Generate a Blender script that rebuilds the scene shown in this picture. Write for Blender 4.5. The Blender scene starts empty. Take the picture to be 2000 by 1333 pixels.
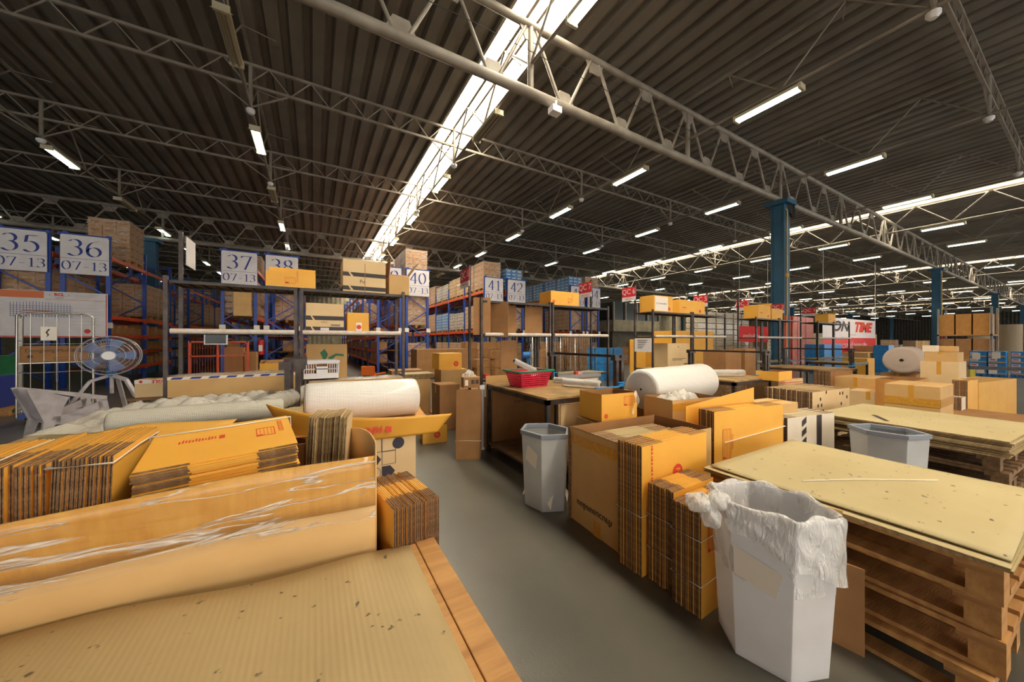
import bpy, math, random
from mathutils import Vector, Matrix, Euler
random.seed(7)
D = bpy.data; SC = bpy.context.scene; COL = SC.collection
R = math.radians
# ---------------------------------------------------------------- camera, world, exposure
H = 1.45; FPX = 671.0
cam = D.cameras.new('camera'); co = D.objects.new('camera', cam); COL.objects.link(co)
co.location = (0, 0, H); co.rotation_euler = (R(90), 0, R(-30))
cam.sensor_width = 36; cam.lens = FPX/2000*36; cam.clip_start = .02; cam.clip_end = 400
SC.camera = co
w = D.worlds.new('daylight'); SC.world = w; w.use_nodes = True
bg = w.node_tree.nodes['Background']; bg.inputs[0].default_value = (1, .95, .87, 1); bg.inputs[1].default_value = 2.1
SC.view_settings.view_transform = 'Standard'; SC.view_settings.look = 'None'
SC.view_settings.exposure = .42; SC.view_settings.gamma = 1; SC.view_settings.use_curve_mapping = False
SC.cycles.use_denoising = True; SC.cycles.max_bounces = 7; SC.cycles.diffuse_bounces = 4; SC.cycles.transparent_max_bounces = 10
SC.cycles.glossy_bounces = 3; SC.cycles.transmission_bounces = 4; SC.cycles.sample_clamp_indirect = 6
SKY_E, TUBE_E = 22.0, 9.0
# ---------------------------------------------------------------- pixel to place (only used to read positions off the photograph)
def ray(u, v):
    r = (u-1000)/FPX
    return .5+.8660254*r, .8660254-.5*r, (666.5-v)/FPX
def G(u, v, z):
    a, b, c = ray(u, v); k = (z-H)/c; return Vector((a*k, b*k, z))
def PY(u, v, y):
    a, b, c = ray(u, v); k = y/b; return Vector((a*k, y, H+c*k))
def PX(u, v, x):
    a, b, c = ray(u, v); k = x/a; return Vector((x, b*k, H+c*k))
# ---------------------------------------------------------------- materials
def lin(c): return tuple((x/12.92 if x <= .04045 else ((x+.055)/1.055)**2.4) for x in [t/255 for t in c])+(1,)
M = {}
def mat(name, rgb, rough=.6, metal=0, noise=.0, nscale=8, rgb2=None, bump=0, bscale=60, stripe=None, emit=0, alpha=1, trans=0, coat=0, spec=.5, stretch=None, transl=0, bdist=.01, darkspots=0):
    m = D.materials.new(name); m.use_nodes = True; nt = m.node_tree; N = nt.nodes; L = nt.links
    b = N['Principled BSDF']; c = lin(rgb)
    b.inputs['Base Color'].default_value = c; b.inputs['Roughness'].default_value = rough; b.inputs['Metallic'].default_value = metal
    b.inputs['Specular IOR Level'].default_value = spec
    tc = N.new('ShaderNodeTexCoord'); vec = tc.outputs['Object']
    if stretch:
        mp = N.new('ShaderNodeMapping'); mp.inputs['Scale'].default_value = stretch; L.new(vec, mp.inputs[0]); vec = mp.outputs[0]
    last = None
    if noise or rgb2:
        n = N.new('ShaderNodeTexNoise'); n.inputs['Scale'].default_value = nscale; n.inputs['Detail'].default_value = 5; L.new(vec, n.inputs['Vector'])
        rp = N.new('ShaderNodeValToRGB'); rp.color_ramp.elements[0].position = .32; rp.color_ramp.elements[1].position = .68
        c2 = lin(rgb2) if rgb2 else tuple(x*(1-noise) for x in c[:3])+(1,)
        rp.color_ramp.elements[0].color = c2; rp.color_ramp.elements[1].color = c
        L.new(n.outputs['Fac'], rp.inputs[0]); last = rp.outputs[0]
    if darkspots:
        n = N.new('ShaderNodeTexNoise'); n.inputs['Scale'].default_value = 22; n.inputs['Detail'].default_value = 3; L.new(tc.outputs['Object'], n.inputs['Vector'])
        rp = N.new('ShaderNodeValToRGB'); rp.color_ramp.elements[0].position = .695-.01*darkspots; rp.color_ramp.elements[1].position = .715
        rp.color_ramp.elements[0].color = (0, 0, 0, 1); rp.color_ramp.elements[1].color = (1, 1, 1, 1); L.new(n.outputs['Fac'], rp.inputs[0])
        mx = N.new('ShaderNodeMixRGB'); L.new(rp.outputs[0], mx.inputs[0]); mx.inputs[1].default_value = c; mx.inputs[2].default_value = (.12, .085, .05, 1)
        if last: L.new(last, mx.inputs[1])
        last = mx.outputs[0]
    if last: L.new(last, b.inputs['Base Color'])
    hs = []
    if bump:
        n = N.new('ShaderNodeTexNoise'); n.inputs['Scale'].default_value = bscale; n.inputs['Detail'].default_value = 3; L.new(vec, n.inputs['Vector']); hs.append((n.outputs['Fac'], bump))
    if stripe:                       # (axis, scale, strength)
        wv = N.new('ShaderNodeTexWave'); wv.bands_direction = stripe[0]; wv.inputs['Scale'].default_value = stripe[1]; L.new(tc.outputs['Object'], wv.inputs['Vector']); hs.append((wv.outputs['Fac'], stripe[2]))
    prev = None
    for h, s in hs:
        bp = N.new('ShaderNodeBump'); bp.inputs['Strength'].default_value = s; bp.inputs['Distance'].default_value = bdist; L.new(h, bp.inputs['Height'])
        if prev: L.new(prev, bp.inputs['Normal'])
        prev = bp.outputs[0]
    if prev: L.new(prev, b.inputs['Normal'])
    if emit: b.inputs['Emission Color'].default_value = c; b.inputs['Emission Strength'].default_value = emit
    b.inputs['Alpha'].default_value = alpha; b.inputs['Transmission Weight'].default_value = trans; b.inputs['Coat Weight'].default_value = coat
    if transl:
        t = N.new('ShaderNodeBsdfTranslucent'); t.inputs[0].default_value = c; ms = N.new('ShaderNodeMixShader'); ms.inputs[0].default_value = transl
        L.new(b.outputs[0], ms.inputs[1]); L.new(t.outputs[0], ms.inputs[2]); L.new(ms.outputs[0], N['Material Output'].inputs[0])
    M[name] = m; return m
mat('yellow', (238, 178, 70), .55, rgb2=(230, 166, 58), nscale=3)
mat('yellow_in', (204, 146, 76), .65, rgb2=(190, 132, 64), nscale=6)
mat('kraft', (208, 168, 110), .7, rgb2=(198, 156, 98), nscale=4)
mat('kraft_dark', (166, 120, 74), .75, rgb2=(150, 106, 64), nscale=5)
mat('kraft_sheet', (178, 154, 110), .7, rgb2=(164, 140, 98), nscale=2.2, stripe=('X', 22, .12), bdist=.004, darkspots=1.3)
mat('kraft_board', (184, 168, 126), .7, rgb2=(172, 154, 112), nscale=1.6, darkspots=1.2)
mat('kraft_pale', (226, 196, 150), .7, rgb2=(214, 182, 134), nscale=3)
mat('kraft_white', (232, 218, 198), .6, rgb2=(220, 204, 182), nscale=3)
mat('edge', (150, 116, 82), .85, rgb2=(96, 70, 48), nscale=60, bump=.6, bscale=160, stretch=(1, 1, 1))
mat('edge_pale', (186, 158, 112), .85, rgb2=(140, 112, 78), nscale=50, bump=.4, bscale=120)
mat('taped', (212, 158, 66), .3, rgb2=(196, 138, 48), nscale=9, stretch=(4, 4, .3), bump=.2, bscale=16, coat=.25)
mat('wood', (198, 148, 88), .7, rgb2=(164, 114, 64), nscale=4, stretch=(.6, 6, 6), bump=.2, bscale=30)
mat('wood_x', (190, 140, 82), .7, rgb2=(150, 104, 58), nscale=4, stretch=(6, .6, 6), bump=.2, bscale=30)
mat('wood_old', (146, 112, 76), .8, rgb2=(106, 80, 54), nscale=6, stretch=(1, 5, 5), bump=.3, bscale=30)
mat('ply', (186, 150, 96), .5, rgb2=(122, 96, 62), nscale=4, stretch=(1, 1, 1))
mat('black_metal', (44, 40, 40), .38, metal=.4, rgb2=(70, 64, 62), nscale=12)
mat('worn_metal', (56, 49, 47), .4, metal=.5, rgb2=(84, 74, 70), nscale=10)
mat('white_wrap', (224, 214, 204), .5, rgb2=(200, 184, 170), nscale=14)
mat('chrome', (190, 186, 180), .25, metal=.9)
mat('rack_blue', (36, 74, 168), .4, rgb2=(30, 62, 146), nscale=5)
mat('rack_orange', (214, 84, 38), .4, rgb2=(190, 66, 30), nscale=5)
mat('column_blue', (44, 96, 128), .5, rgb2=(38, 84, 112), nscale=3)
mat('conduit_yellow', (226, 170, 30), .5)
mat('truss', (150, 142, 130), .5, rgb2=(124, 114, 102), nscale=3)
mat('roof', (128, 122, 112), .55, metal=.1, rgb2=(104, 98, 90), nscale=.7)
mat('floor', (98, 94, 84), .32, rgb2=(78, 75, 68), nscale=1.1, bump=.05, bscale=90, spec=.45)
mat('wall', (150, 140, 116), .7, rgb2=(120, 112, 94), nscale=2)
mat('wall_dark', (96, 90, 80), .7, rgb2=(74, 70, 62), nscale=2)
mat('skylight', (255, 243, 218), .5, emit=SKY_E)
mat('tube', (226, 244, 236), .5, emit=TUBE_E)
mat('housing', (196, 188, 160), .5)
mat('dead_tube', (150, 140, 120), .4)
mat('ink_blue', (42, 58, 140), .6); mat('ink_red', (214, 62, 40), .6); mat('ink_black', (58, 50, 50), .6)
mat('ink_grey', (130, 122, 128), .6)
mat('sign_white', (226, 220, 222), .45, rgb2=(214, 206, 208), nscale=4)
mat('sign_red', (206, 40, 44), .45); mat('banner_orange', (226, 118, 62), .5); mat('paper', (236, 226, 214), .6)
mat('blue_carton', (48, 136, 200), .4, rgb2=(30, 112, 182), nscale=9)
mat('pink_carton', (206, 110, 116), .5, rgb2=(190, 150, 140), nscale=9)
mat('green_carton', (46, 126, 82), .5, rgb2=(34, 100, 66), nscale=4)
mat('load_brown', (196, 150, 104), .55, rgb2=(176, 128, 84), nscale=5, coat=.3)
mat('load_gold', (222, 180, 110), .4, rgb2=(196, 150, 84), nscale=4, coat=.5)
mat('load_white', (214, 206, 190), .4, rgb2=(170, 150, 120), nscale=7, coat=.5)
mat('seam', (156, 116, 78), .8); mat('seam_white', (214, 224, 232), .6)
mat('black_plastic', (34, 32, 34), .5); mat('blue_plastic', (36, 112, 186), .4)
mat('blue_strap', (40, 128, 190), .45); mat('strap', (226, 218, 204), .4); mat('grey_plastic', (206, 198, 202), .45, rgb2=(176, 168, 172), nscale=8)
mat('bin', (216, 217, 218), .3, rgb2=(198, 199, 200), nscale=5, alpha=.84, transl=.3)
mat('bin_white', (242, 242, 246), .35, rgb2=(226, 222, 220), nscale=3.5, alpha=.92, transl=.3)
mat('bin_rim', (138, 144, 156), .35, alpha=1)
mat('bag', (246, 244, 242), .2, alpha=.55, transl=.35, bump=.9, bscale=30, stretch=(2.2, 2.2, 1), coat=.5)
mat('ink_navy', (56, 52, 64), .6)
mat('red_plastic', (216, 34, 66), .35, transl=.15); mat('teal_plastic', (20, 138, 104), .35)
mat('white_plastic', (232, 230, 234), .35)
mat('foam', (196, 178, 166), .8, rgb2=(186, 168, 156), nscale=3)
mat('paper_roll', (176, 158, 132), .75, stripe=('X', 4, .1))
mat('fan_blade', (126, 148, 200), .35, alpha=.6); mat('fan_wire', (190, 190, 198), .35, metal=.6)
mat('yellow_plastic', (232, 206, 20), .35)
mat('steel_top', (170, 168, 166), .35, metal=.6)
mat('jack_orange', (222, 104, 28), .45)
mat('screen', (24, 34, 34), .2); mat('extinguisher', (196, 20, 28), .3)
mat('guard_yellow', (206, 190, 40), .5)
mat('core', (70, 60, 56), .8)
def bubble():
    m = mat('bubble', (226, 222, 216), .3, coat=.3); nt = m.node_tree; N = nt.nodes; L = nt.links; b = N['Principled BSDF']
    tc = N.new('ShaderNodeTexCoord'); v = N.new('ShaderNodeTexVoronoi'); v.inputs['Scale'].default_value = 120; v.inputs['Randomness'].default_value = .15
    L.new(tc.outputs['Object'], v.inputs['Vector']); bp = N.new('ShaderNodeBump'); bp.invert = True; bp.inputs['Strength'].default_value = .55; bp.inputs['Distance'].default_value = .006
    L.new(v.outputs['Distance'], bp.inputs['Height']); L.new(bp.outputs[0], b.inputs['Normal']); b.inputs['Subsurface Weight'].default_value = 0
bubble()
_b = M['bubble'].copy(); _b.node_tree.nodes['Principled BSDF'].inputs['Base Color'].default_value = lin((200, 196, 182)); _b.node_tree.nodes['Principled BSDF'].inputs['Roughness'].default_value = .18; M['bubble_dull'] = _b
def film(name, fac, rgb=(245, 240, 230), sc=(1, 1, 6), bs=7, strength=.9, ridge_glint=0):
    m = D.materials.new(name); m.use_nodes = True; nt = m.node_tree; N = nt.nodes; L = nt.links
    g = N['Principled BSDF']; g.inputs['Base Color'].default_value = lin(rgb); g.inputs['Roughness'].default_value = .13; g.inputs['Specular IOR Level'].default_value = 1
    tc = N.new('ShaderNodeTexCoord'); mp = N.new('ShaderNodeMapping'); mp.inputs['Scale'].default_value = sc; L.new(tc.outputs['Object'], mp.inputs[0])
    n = N.new('ShaderNodeTexNoise'); n.inputs['Scale'].default_value = bs; n.inputs['Detail'].default_value = 6; n.inputs['Distortion'].default_value = 1.2; L.new(mp.outputs[0], n.inputs['Vector'])
    bp = N.new('ShaderNodeBump'); bp.inputs['Strength'].default_value = strength; bp.inputs['Distance'].default_value = .03; L.new(n.outputs['Fac'], bp.inputs['Height']); L.new(bp.outputs[0], g.inputs['Normal'])
    t = N.new('ShaderNodeBsdfTransparent'); ms = N.new('ShaderNodeMixShader'); ms.inputs[0].default_value = fac
    if ridge_glint:                        # milky creases; also glossy highlights of the film painted in as pale streaks
        n2 = N.new('ShaderNodeTexNoise'); n2.inputs['Scale'].default_value = ridge_glint; n2.inputs['Detail'].default_value = 4; n2.inputs['Distortion'].default_value = .6; L.new(mp.outputs[0], n2.inputs['Vector'])
        rp = N.new('ShaderNodeValToRGB'); e = rp.color_ramp.elements; e[0].position = .475; e[0].color = (fac,)*3+(1,); e[1].position = .53; e[1].color = (fac,)*3+(1,); k_ = e.new(.5); k_.color = (.75, .75, .75, 1)
        L.new(n2.outputs['Fac'], rp.inputs[0]); L.new(rp.outputs[0], ms.inputs[0])
    L.new(t.outputs[0], ms.inputs[1]); L.new(g.outputs[0], ms.inputs[2]); L.new(ms.outputs[0], N['Material Output'].inputs[0]); M[name] = m
film('film', .07, sc=(.5, 1, 5), bs=9, strength=1, ridge_glint=3.2); film('bag', .5, rgb=(252, 250, 248), sc=(2.4, 2.4, .9), bs=12, strength=.8, ridge_glint=5); film('film_heavy', .45, sc=(1, 1, 1), bs=9); film('film_bubble', .55, sc=(1, 1, 1), bs=14, strength=.7)
# ---------------------------------------------------------------- builders
class MB:
    def __init__(s): s.v = []; s.f = []; s.m = []; s.sm = []; s.T = Matrix()
    def at(s, loc=(0, 0, 0), rot=(0, 0, 0)): s.T = Matrix.Translation(loc) @ Euler(rot).to_matrix().to_4x4(); return s
    def add(s, vs, fs, m=0, smooth=False):
        o = len(s.v); s.v += [tuple(s.T @ Vector(p)) for p in vs]; s.f += [tuple(i+o for i in f) for f in fs]
        s.m += [m]*len(fs) if isinstance(m, int) else list(m); s.sm += [smooth]*len(fs); return s
    def box(s, x0, x1, y0, y1, z0, z1, m=0):
        return s.add([(x0, y0, z0), (x1, y0, z0), (x1, y1, z0), (x0, y1, z0), (x0, y0, z1), (x1, y0, z1), (x1, y1, z1), (x0, y1, z1)],
                     [(0, 3, 2, 1), (4, 5, 6, 7), (0, 1, 5, 4), (1, 2, 6, 5), (2, 3, 7, 6), (3, 0, 4, 7)], m)   # bottom, top, front, right, back, left
    def bar(s, p, q, w, h=None, m=0, up=(0, 0, 1)):
        p, q = Vector(p), Vector(q); d = (q-p).normalized(); a = d.cross(Vector(up))
        if a.length < 1e-4: a = d.cross(Vector((1, 0, 0)))
        a.normalize(); b = a.cross(d); h = h or w; a *= w/2; b *= h/2
        vs = [c+sa*a+sb*b for c in (p, q) for sa, sb in ((-1, -1), (1, -1), (1, 1), (-1, 1))]
        return s.add(vs, [(0, 3, 2, 1), (4, 5, 6, 7), (0, 1, 5, 4), (1, 2, 6, 5), (2, 3, 7, 6), (3, 0, 4, 7)], m)
    def tube(s, p, q, r, n=8, m=0, r2=None, cap=True):
        p, q = Vector(p), Vector(q); d = (q-p).normalized(); a = d.cross(Vector((0, 0, 1)))
        if a.length < 1e-4: a = Vector((1, 0, 0))
        a.normalize(); b = d.cross(a); r2 = r if r2 is None else r2
        vs = [c+rr*(math.cos(2*math.pi*i/n)*a+math.sin(2*math.pi*i/n)*b) for c, rr in ((p, r), (q, r2)) for i in range(n)]
        s.add(vs, [(i, (i+1) % n, n+(i+1) % n, n+i) for i in range(n)], m, True)
        if cap: s.add(vs, [tuple(range(n))[::-1], tuple(range(n, 2*n))], m)
        return s
    def path(s, pts, r, n=6, m=0, closed=False):
        pts = [Vector(p) for p in pts]; k = len(pts); vs = []; ref = None
        for i, p in enumerate(pts):
            a = pts[(i-1) % k] if closed or i else p; b = pts[(i+1) % k] if closed or i < k-1 else p
            d = (b-a).normalized()
            if ref is None: ref = d.cross(Vector((0, 0, 1))) if abs(d.z) < .9 else d.cross(Vector((1, 0, 0)))
            x = (ref-d*ref.dot(d)).normalized(); ref = x; y = d.cross(x)
            vs += [p+r*(math.cos(2*math.pi*j/n)*x+math.sin(2*math.pi*j/n)*y) for j in range(n)]
        fs = [(i*n+j, i*n+(j+1) % n, ((i+1) % k)*n+(j+1) % n, ((i+1) % k)*n+j) for i in range(k if closed else k-1) for j in range(n)]
        s.add(vs, fs, m, True)
        if not closed: s.add(vs, [tuple(range(n))[::-1], tuple(range((k-1)*n, k*n))], m)
        return s
    def prism(s, pts, d, m=0):                # polygon swept by vector d
        n = len(pts); d = Vector(d); vs = [Vector(p) for p in pts]+[Vector(p)+d for p in pts]
        return s.add(vs, [tuple(range(n))[::-1], tuple(range(n, 2*n))]+[(i, (i+1) % n, n+(i+1) % n, n+i) for i in range(n)], m)
    def grid(s, fn, nx, ny, m=0, smooth=True, thick=0):
        vs = [fn(i/nx, j/ny) for j in range(ny+1) for i in range(nx+1)]; W = nx+1
        fs = [(j*W+i, j*W+i+1, (j+1)*W+i+1, (j+1)*W+i) for j in range(ny) for i in range(nx)]
        s.add(vs, fs, m, smooth); return s
    def build(s, name, mats, parent=None, loc=(0, 0, 0), rz=0, bevel=0, solid=0):
        me = D.meshes.new(name); me.from_pydata(s.v, [], s.f)
        for x in (mats if isinstance(mats, (list, tuple)) else [mats]): me.materials.append(M[x])
        me.polygons.foreach_set('material_index', s.m); me.polygons.foreach_set('use_smooth', s.sm); me.update()
        o = D.objects.new(name, me); COL.objects.link(o); o.location = loc; o.rotation_euler = (0, 0, rz)
        if parent: o.parent = parent
        if solid: md = o.modifiers.new('thickness', 'SOLIDIFY'); md.thickness = solid; md.offset = 0
        if bevel: md = o.modifiers.new('bevel', 'BEVEL'); md.width = bevel; md.segments = 2; md.limit_method = 'ANGLE'
        return o
def tag(o, label, cat, group=None, kind=None):
    if label: o['label'] = label
    if cat: o['category'] = cat
    if group: o['group'] = group
    if kind: o['kind'] = kind
    return o
def thing(name, label, cat, loc=(0, 0, 0), rz=0, group=None, rot=None):
    o = D.objects.new(name, None); COL.objects.link(o); o.location = loc; o.rotation_euler = rot or (0, 0, rz); o.empty_display_size = .1
    return tag(o, label, cat, group)
def struct(o): o['kind'] = 'structure'; return o
def kids(o, cache={}):
    k = o.name
    if k not in cache: cache[k] = list(o.children)
    return cache[k]
def dup(o, loc=None, rz=None, label=None, group=None, parent=None):
    c = o.copy(); COL.objects.link(c)
    if parent: c.parent = parent
    if loc is not None: c.location = loc
    if rz is not None: c.rotation_euler = (0, 0, rz)
    if label: c['label'] = label
    if group: c['group'] = group
    for ch in kids(o):
        dup(ch, parent=c)
    return c
ORD = ['first', 'second', 'third', 'fourth', 'fifth', 'sixth', 'seventh', 'eighth', 'ninth', 'tenth', 'eleventh', 'twelfth', 'thirteenth', 'fourteenth', 'fifteenth', 'sixteenth', 'seventeenth', 'eighteenth', 'nineteenth', 'twentieth']
FACE = {'front': (R(90), 0, 0), 'left': (R(90), 0, R(-90)), 'right': (R(90), 0, R(90)), 'top': (0, 0, 0)}
def text(s, size, m, parent, loc, rot=(0, 0, 0), sx=1, name='lettering', align='CENTER', shear=0, bold=0):
    c = D.curves.new('t', 'FONT'); c.body = s; c.size = size; c.align_x = align; c.align_y = 'CENTER'; c.extrude = .0006; c.shear = shear; c.offset = bold; c.resolution_u = 3
    t = D.objects.new('t', c); COL.objects.link(t); dg = bpy.context.evaluated_depsgraph_get(); dg.update()
    me = D.meshes.new_from_object(t.evaluated_get(dg)); D.objects.remove(t); D.curves.remove(c)
    me.materials.clear(); me.materials.append(M[m]); o = D.objects.new(name, me); COL.objects.link(o)
    o.parent = parent; o.location = loc; o.rotation_euler = rot; o.scale = (sx, 1, 1); return o
def flat(pts, m, parent, loc, rot, name='printed_mark', t=.0008):
    b = MB()
    for poly in pts: b.prism([(x, y, 0) for x, y in poly], (0, 0, t))
    o = b.build(name, m, parent); o.location = loc; o.rotation_euler = rot; return o
def disc(r, n=20, cx=0, cy=0): return [(cx+r*math.cos(2*math.pi*i/n), cy+r*math.sin(2*math.pi*i/n)) for i in range(n)]
def rect(x0, y0, x1, y1): return [(x0, y0), (x1, y0), (x1, y1), (x0, y1)]
def frame(x0, y0, x1, y1, t): return [rect(x0, y0, x1, y0+t), rect(x0, y1-t, x1, y1), rect(x0, y0, x0+t, y1), rect(x1-t, y0, x1, y1)]
def form_marks(w=.12, h=.2):         # ruled red address form
    P = frame(0, 0, w, h, .003)+[rect(w*k/5, 0, w*k/5+.0015, h) for k in range(1, 5)]+[rect(0, 0, w*.35, .016)]
    for k in range(6): P += frame(w+.012, h*.3+k*.022, w+.026, h*.3+k*.022+.015, .002)
    return P
# ---- cartons
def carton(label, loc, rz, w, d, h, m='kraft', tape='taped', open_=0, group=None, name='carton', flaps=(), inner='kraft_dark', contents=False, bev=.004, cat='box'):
    t = thing(name, label, cat, loc, rz, group)
    if open_:
        e = .006; b = MB()
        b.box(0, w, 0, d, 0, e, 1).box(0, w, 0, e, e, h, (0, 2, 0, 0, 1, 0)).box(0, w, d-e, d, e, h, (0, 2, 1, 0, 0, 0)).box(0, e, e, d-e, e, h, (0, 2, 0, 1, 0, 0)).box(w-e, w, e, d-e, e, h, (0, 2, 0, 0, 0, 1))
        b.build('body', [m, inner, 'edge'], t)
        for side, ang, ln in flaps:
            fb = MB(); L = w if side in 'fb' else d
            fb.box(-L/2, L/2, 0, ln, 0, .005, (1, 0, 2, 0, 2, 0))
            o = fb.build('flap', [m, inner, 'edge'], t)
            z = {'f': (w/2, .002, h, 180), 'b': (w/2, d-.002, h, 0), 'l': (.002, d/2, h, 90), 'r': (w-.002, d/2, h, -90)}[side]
            o.location = z[:3]; o.rotation_euler = (R(ang), 0, R(z[3]))
    else:
        b = MB(); b.box(0, w, 0, d, 0, h); b.build('body', m, t, bevel=bev)
        b = MB(); b.box(0, w, d/2-.0012, d/2+.0012, h-.001, h+.0006, 1)
        if tape: b.box(-.0008, w+.0008, d/2-.025, d/2+.025, h*.8, h+.001, 0)
        b.build('tape', [tape or m, 'edge'], t)
    return t
def bundle(label, loc, rz, W, Hh, n, th, m='yellow', fold=(.3, .72), tilt=0, straps=(), group=None, jit=.006, edge='edge', name='flattened_carton_bundle', topm=None, rot=None, vstraps=()):
    t = thing(name, label, 'cardboard bundle', loc, rz, group, rot=rot)
    a, c = fold; g = th*.86; k = min(.35*g, .002)
    b = MB(); top = topm or m
    # three columns: edge showing on the outer ones, printed fold on the middle one; one sheet folded double
    for x0, x1, mt in ((0, a*W, 2), (a*W, c*W, 1), (c*W, W, 2)):
        b.box(x0, x1, 0, g/2-k/2, 0, Hh, (mt, mt, 0, 2, 2, 2)); b.box(x0, x1, g/2+k/2, g, 0, Hh, (mt, mt, 2, 2, 0, 2))
    b.build('flattened_carton', [m, top, edge], t)
    first = t.children[0]
    for i in range(n):
        o = first if i == 0 else first.copy()
        if i: COL.objects.link(o)
        jx, jz = (0, 0) if i == 0 else (random.uniform(-jit, jit), random.uniform(-jit, jit)*.8)
        o.location = (jx, i*th, max(0, jz)+(tilt and 0)); o.rotation_euler = (0, 0, random.uniform(-.004, .004) if i else 0); o.parent = t
    T = n*th
    for hz in straps:
        sb = MB(); e = .003
        sb.path([(-e-jit, -e, hz), (W/2, -e-.001, hz+.004), (W+e+jit, -e, hz-.002), (W+e+jit, T+e, hz), (-e-jit, T+e, hz+.003)], .0028, 4, closed=True)
        sb.build('strap', 'strap', t)
    for hx in vstraps:
        sb = MB(); e = .003+jit*.8
        sb.path([(hx, -.003, 0), (hx+.004, -.003, Hh+e), (hx, T+.003, Hh+e), (hx, T+.003, 0)], .0035, 4, closed=True); sb.build('strap', 'strap', t)
    return t
def sheets(label, loc, rz, w, d, n, th, m='kraft_board', jit=.015, name='cardboard_sheet', base=None):
    """loose flat boards, each a thing of its own"""
    for i in range(n):
        b = MB(); b.box(0, w, 0, d, 0, th*.8, (1, 0, 1, 1, 1, 1)); j = lambda: random.uniform(-jit, jit)
        o = b.build(name, [m, 'edge_pale'], None, (loc[0]+j(), loc[1]+j(), loc[2]+i*th), rz+random.uniform(-.01, .01))
        tag(o, (label + ', ' + ('topmost' if i == n-1 else ORD[n-1-i]+' from the top') + ' of its pile') if n > 1 else label, 'cardboard sheet', label.split(' sheet')[0]+' sheets' if n > 1 else None)
def pallet_mesh(t, w, d, h=.14, m='wood'):
    b = MB(); nb = max(5, int(w/.14))
    for i in range(nb): b.box(i*w/(nb-.28), i*w/(nb-.28)+w/(nb-.28)*.72, 0, d, h-.022, h)
    b.build('deck_boards', m, t)
    for x in (0, w/2-.05, w-.1):
        b = MB(); b.box(x, x+.1, 0, d, 0, .02)
        for y in (0, d/2-.045, d-.09): b.box(x, x+.1, y, y+.09, .02, h-.044)
        b.build('runner', m, t)
    b = MB()
    for y in (0, d/2-.06, d-.12): b.box(0, w, y, y+.12, h-.044, h-.022)
    b.build('cross_board', 'wood_x' if m == 'wood' else m, t)
def pallet(label, loc, rz, w, d, h=.15, m='wood', group=None, name='wooden_pallet'):
    t = thing(name, label, 'pallet', loc, rz, group); pallet_mesh(t, w, d, h, m); return t
def roll(label, p, q, r, m='bubble', core=.04, name='bubble_wrap_roll', squash=1, cat='roll', group=None):
    p, q = Vector(p), Vector(q); mid = (p+q)/2; t = thing(name, label, cat, mid, 0, group); p = p-mid; q = q-mid
    d = (q-p).normalized(); a = d.cross(Vector((0, 0, 1))).normalized(); u = a.cross(d); n = 40; vs = []; L = (q-p).length
    prof = [(0, core), (0, r*.55), (.004, r*.6), (0, r*.8), (.01, r*.96), (.03, r), (L*.3, r*1.01), (L*.6, r*.99), (L-.03, r), (L-.01, r*.96), (L, r*.8), (L, core)]
    for l, rr in prof:
        for i in range(n):
            th = 2*math.pi*i/n; vs.append(p+d*l+rr*(math.cos(th)*a+math.sin(th)*u*squash))
    k = len(prof); fs = [(j*n+i, j*n+(i+1) % n, (j+1)*n+(i+1) % n, (j+1)*n+i) for j in range(k-1) for i in range(n)]
    MB().add(vs, fs, 0, True).build('wrap', m, t)
    MB().tube(p-d*.002, q+d*.002, core*1.02, 16, cap=False).tube(p+d*.02, q-d*.02, core*.8, 16).build('core', 'core', t); return t
# ================================================================ THE BUILDING
b = MB(); b.box(-32, 130, -16, 48, -.2, 0); struct(b.build('floor', 'floor'))
# roof: trapezoidal metal sheets, ribs along y, with skylight strips left open
ZR = 8.0
SKY = [(3.35, 4.45), (24.5, 25.5), (46.6, 47.6), (69, 70), (92, 93)]
def roof_strip(x0, x1):
    p = .42; n = max(1, round((x1-x0)/p)); p = (x1-x0)/n; prof = []
    for i in range(n):
        X = x0+i*p; prof += [(X, ZR), (X+p*.5, ZR), (X+p*.62, ZR+.13), (X+p*.88, ZR+.13)]
    prof.append((x1, ZR)); vs = [(x, y, z) for y in (-16, 48) for x, z in prof]; k = len(prof)
    b = MB(); b.add(vs, [(i, i+1, k+i+1, k+i) for i in range(k-1)]); b.add([(x0, -16, ZR+.2), (x1, -16, ZR+.2), (x1, 48, ZR+.2), (x0, 48, ZR+.2)], [(0, 1, 2, 3)])
    return b
edges = [-32]+[e for s in SKY for e in s]+[130]
allb = MB()
for i in range(0, len(edges), 2):
    s = roof_strip(edges[i], edges[i+1]); allb.add(s.v, s.f)
struct(allb.build('ceiling', 'roof'))
for i, (x0, x1) in enumerate(SKY):
    b = MB(); b.box(x0, x1, -16, 48, ZR+.3, ZR+.33); o = b.build('window_%d' % (i+1), 'skylight'); struct(o)
    b = MB()
    for x in (x0, x1): b.box(x-.03, x+.03, -16, 48, ZR-.03, ZR+.34)
    b.box(x0+(x1-x0)*.62, x0+(x1-x0)*.62+.06, -16, 48, ZR+.12, ZR+.2)
    b.build('skylight_frame', 'truss', o)
def corr_wall(name, x0, y0, x1, y1, z0, z1, m='wall'):
    n = int(max(abs(x1-x0), abs(y1-y0))/.5); d = Vector((x1-x0, y1-y0, 0)); nn = Vector((-d.y, d.x, 0)).normalized()*.06; vs = []
    for i in range(n*2+1): p = Vector((x0, y0, 0))+d*i/(n*2); p += nn*(i % 2); vs += [(p.x, p.y, z0), (p.x, p.y, z1)]
    b = MB(); b.add(vs, [(2*i, 2*i+2, 2*i+3, 2*i+1) for i in range(n*2)]); struct(b.build(name, m))
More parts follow.
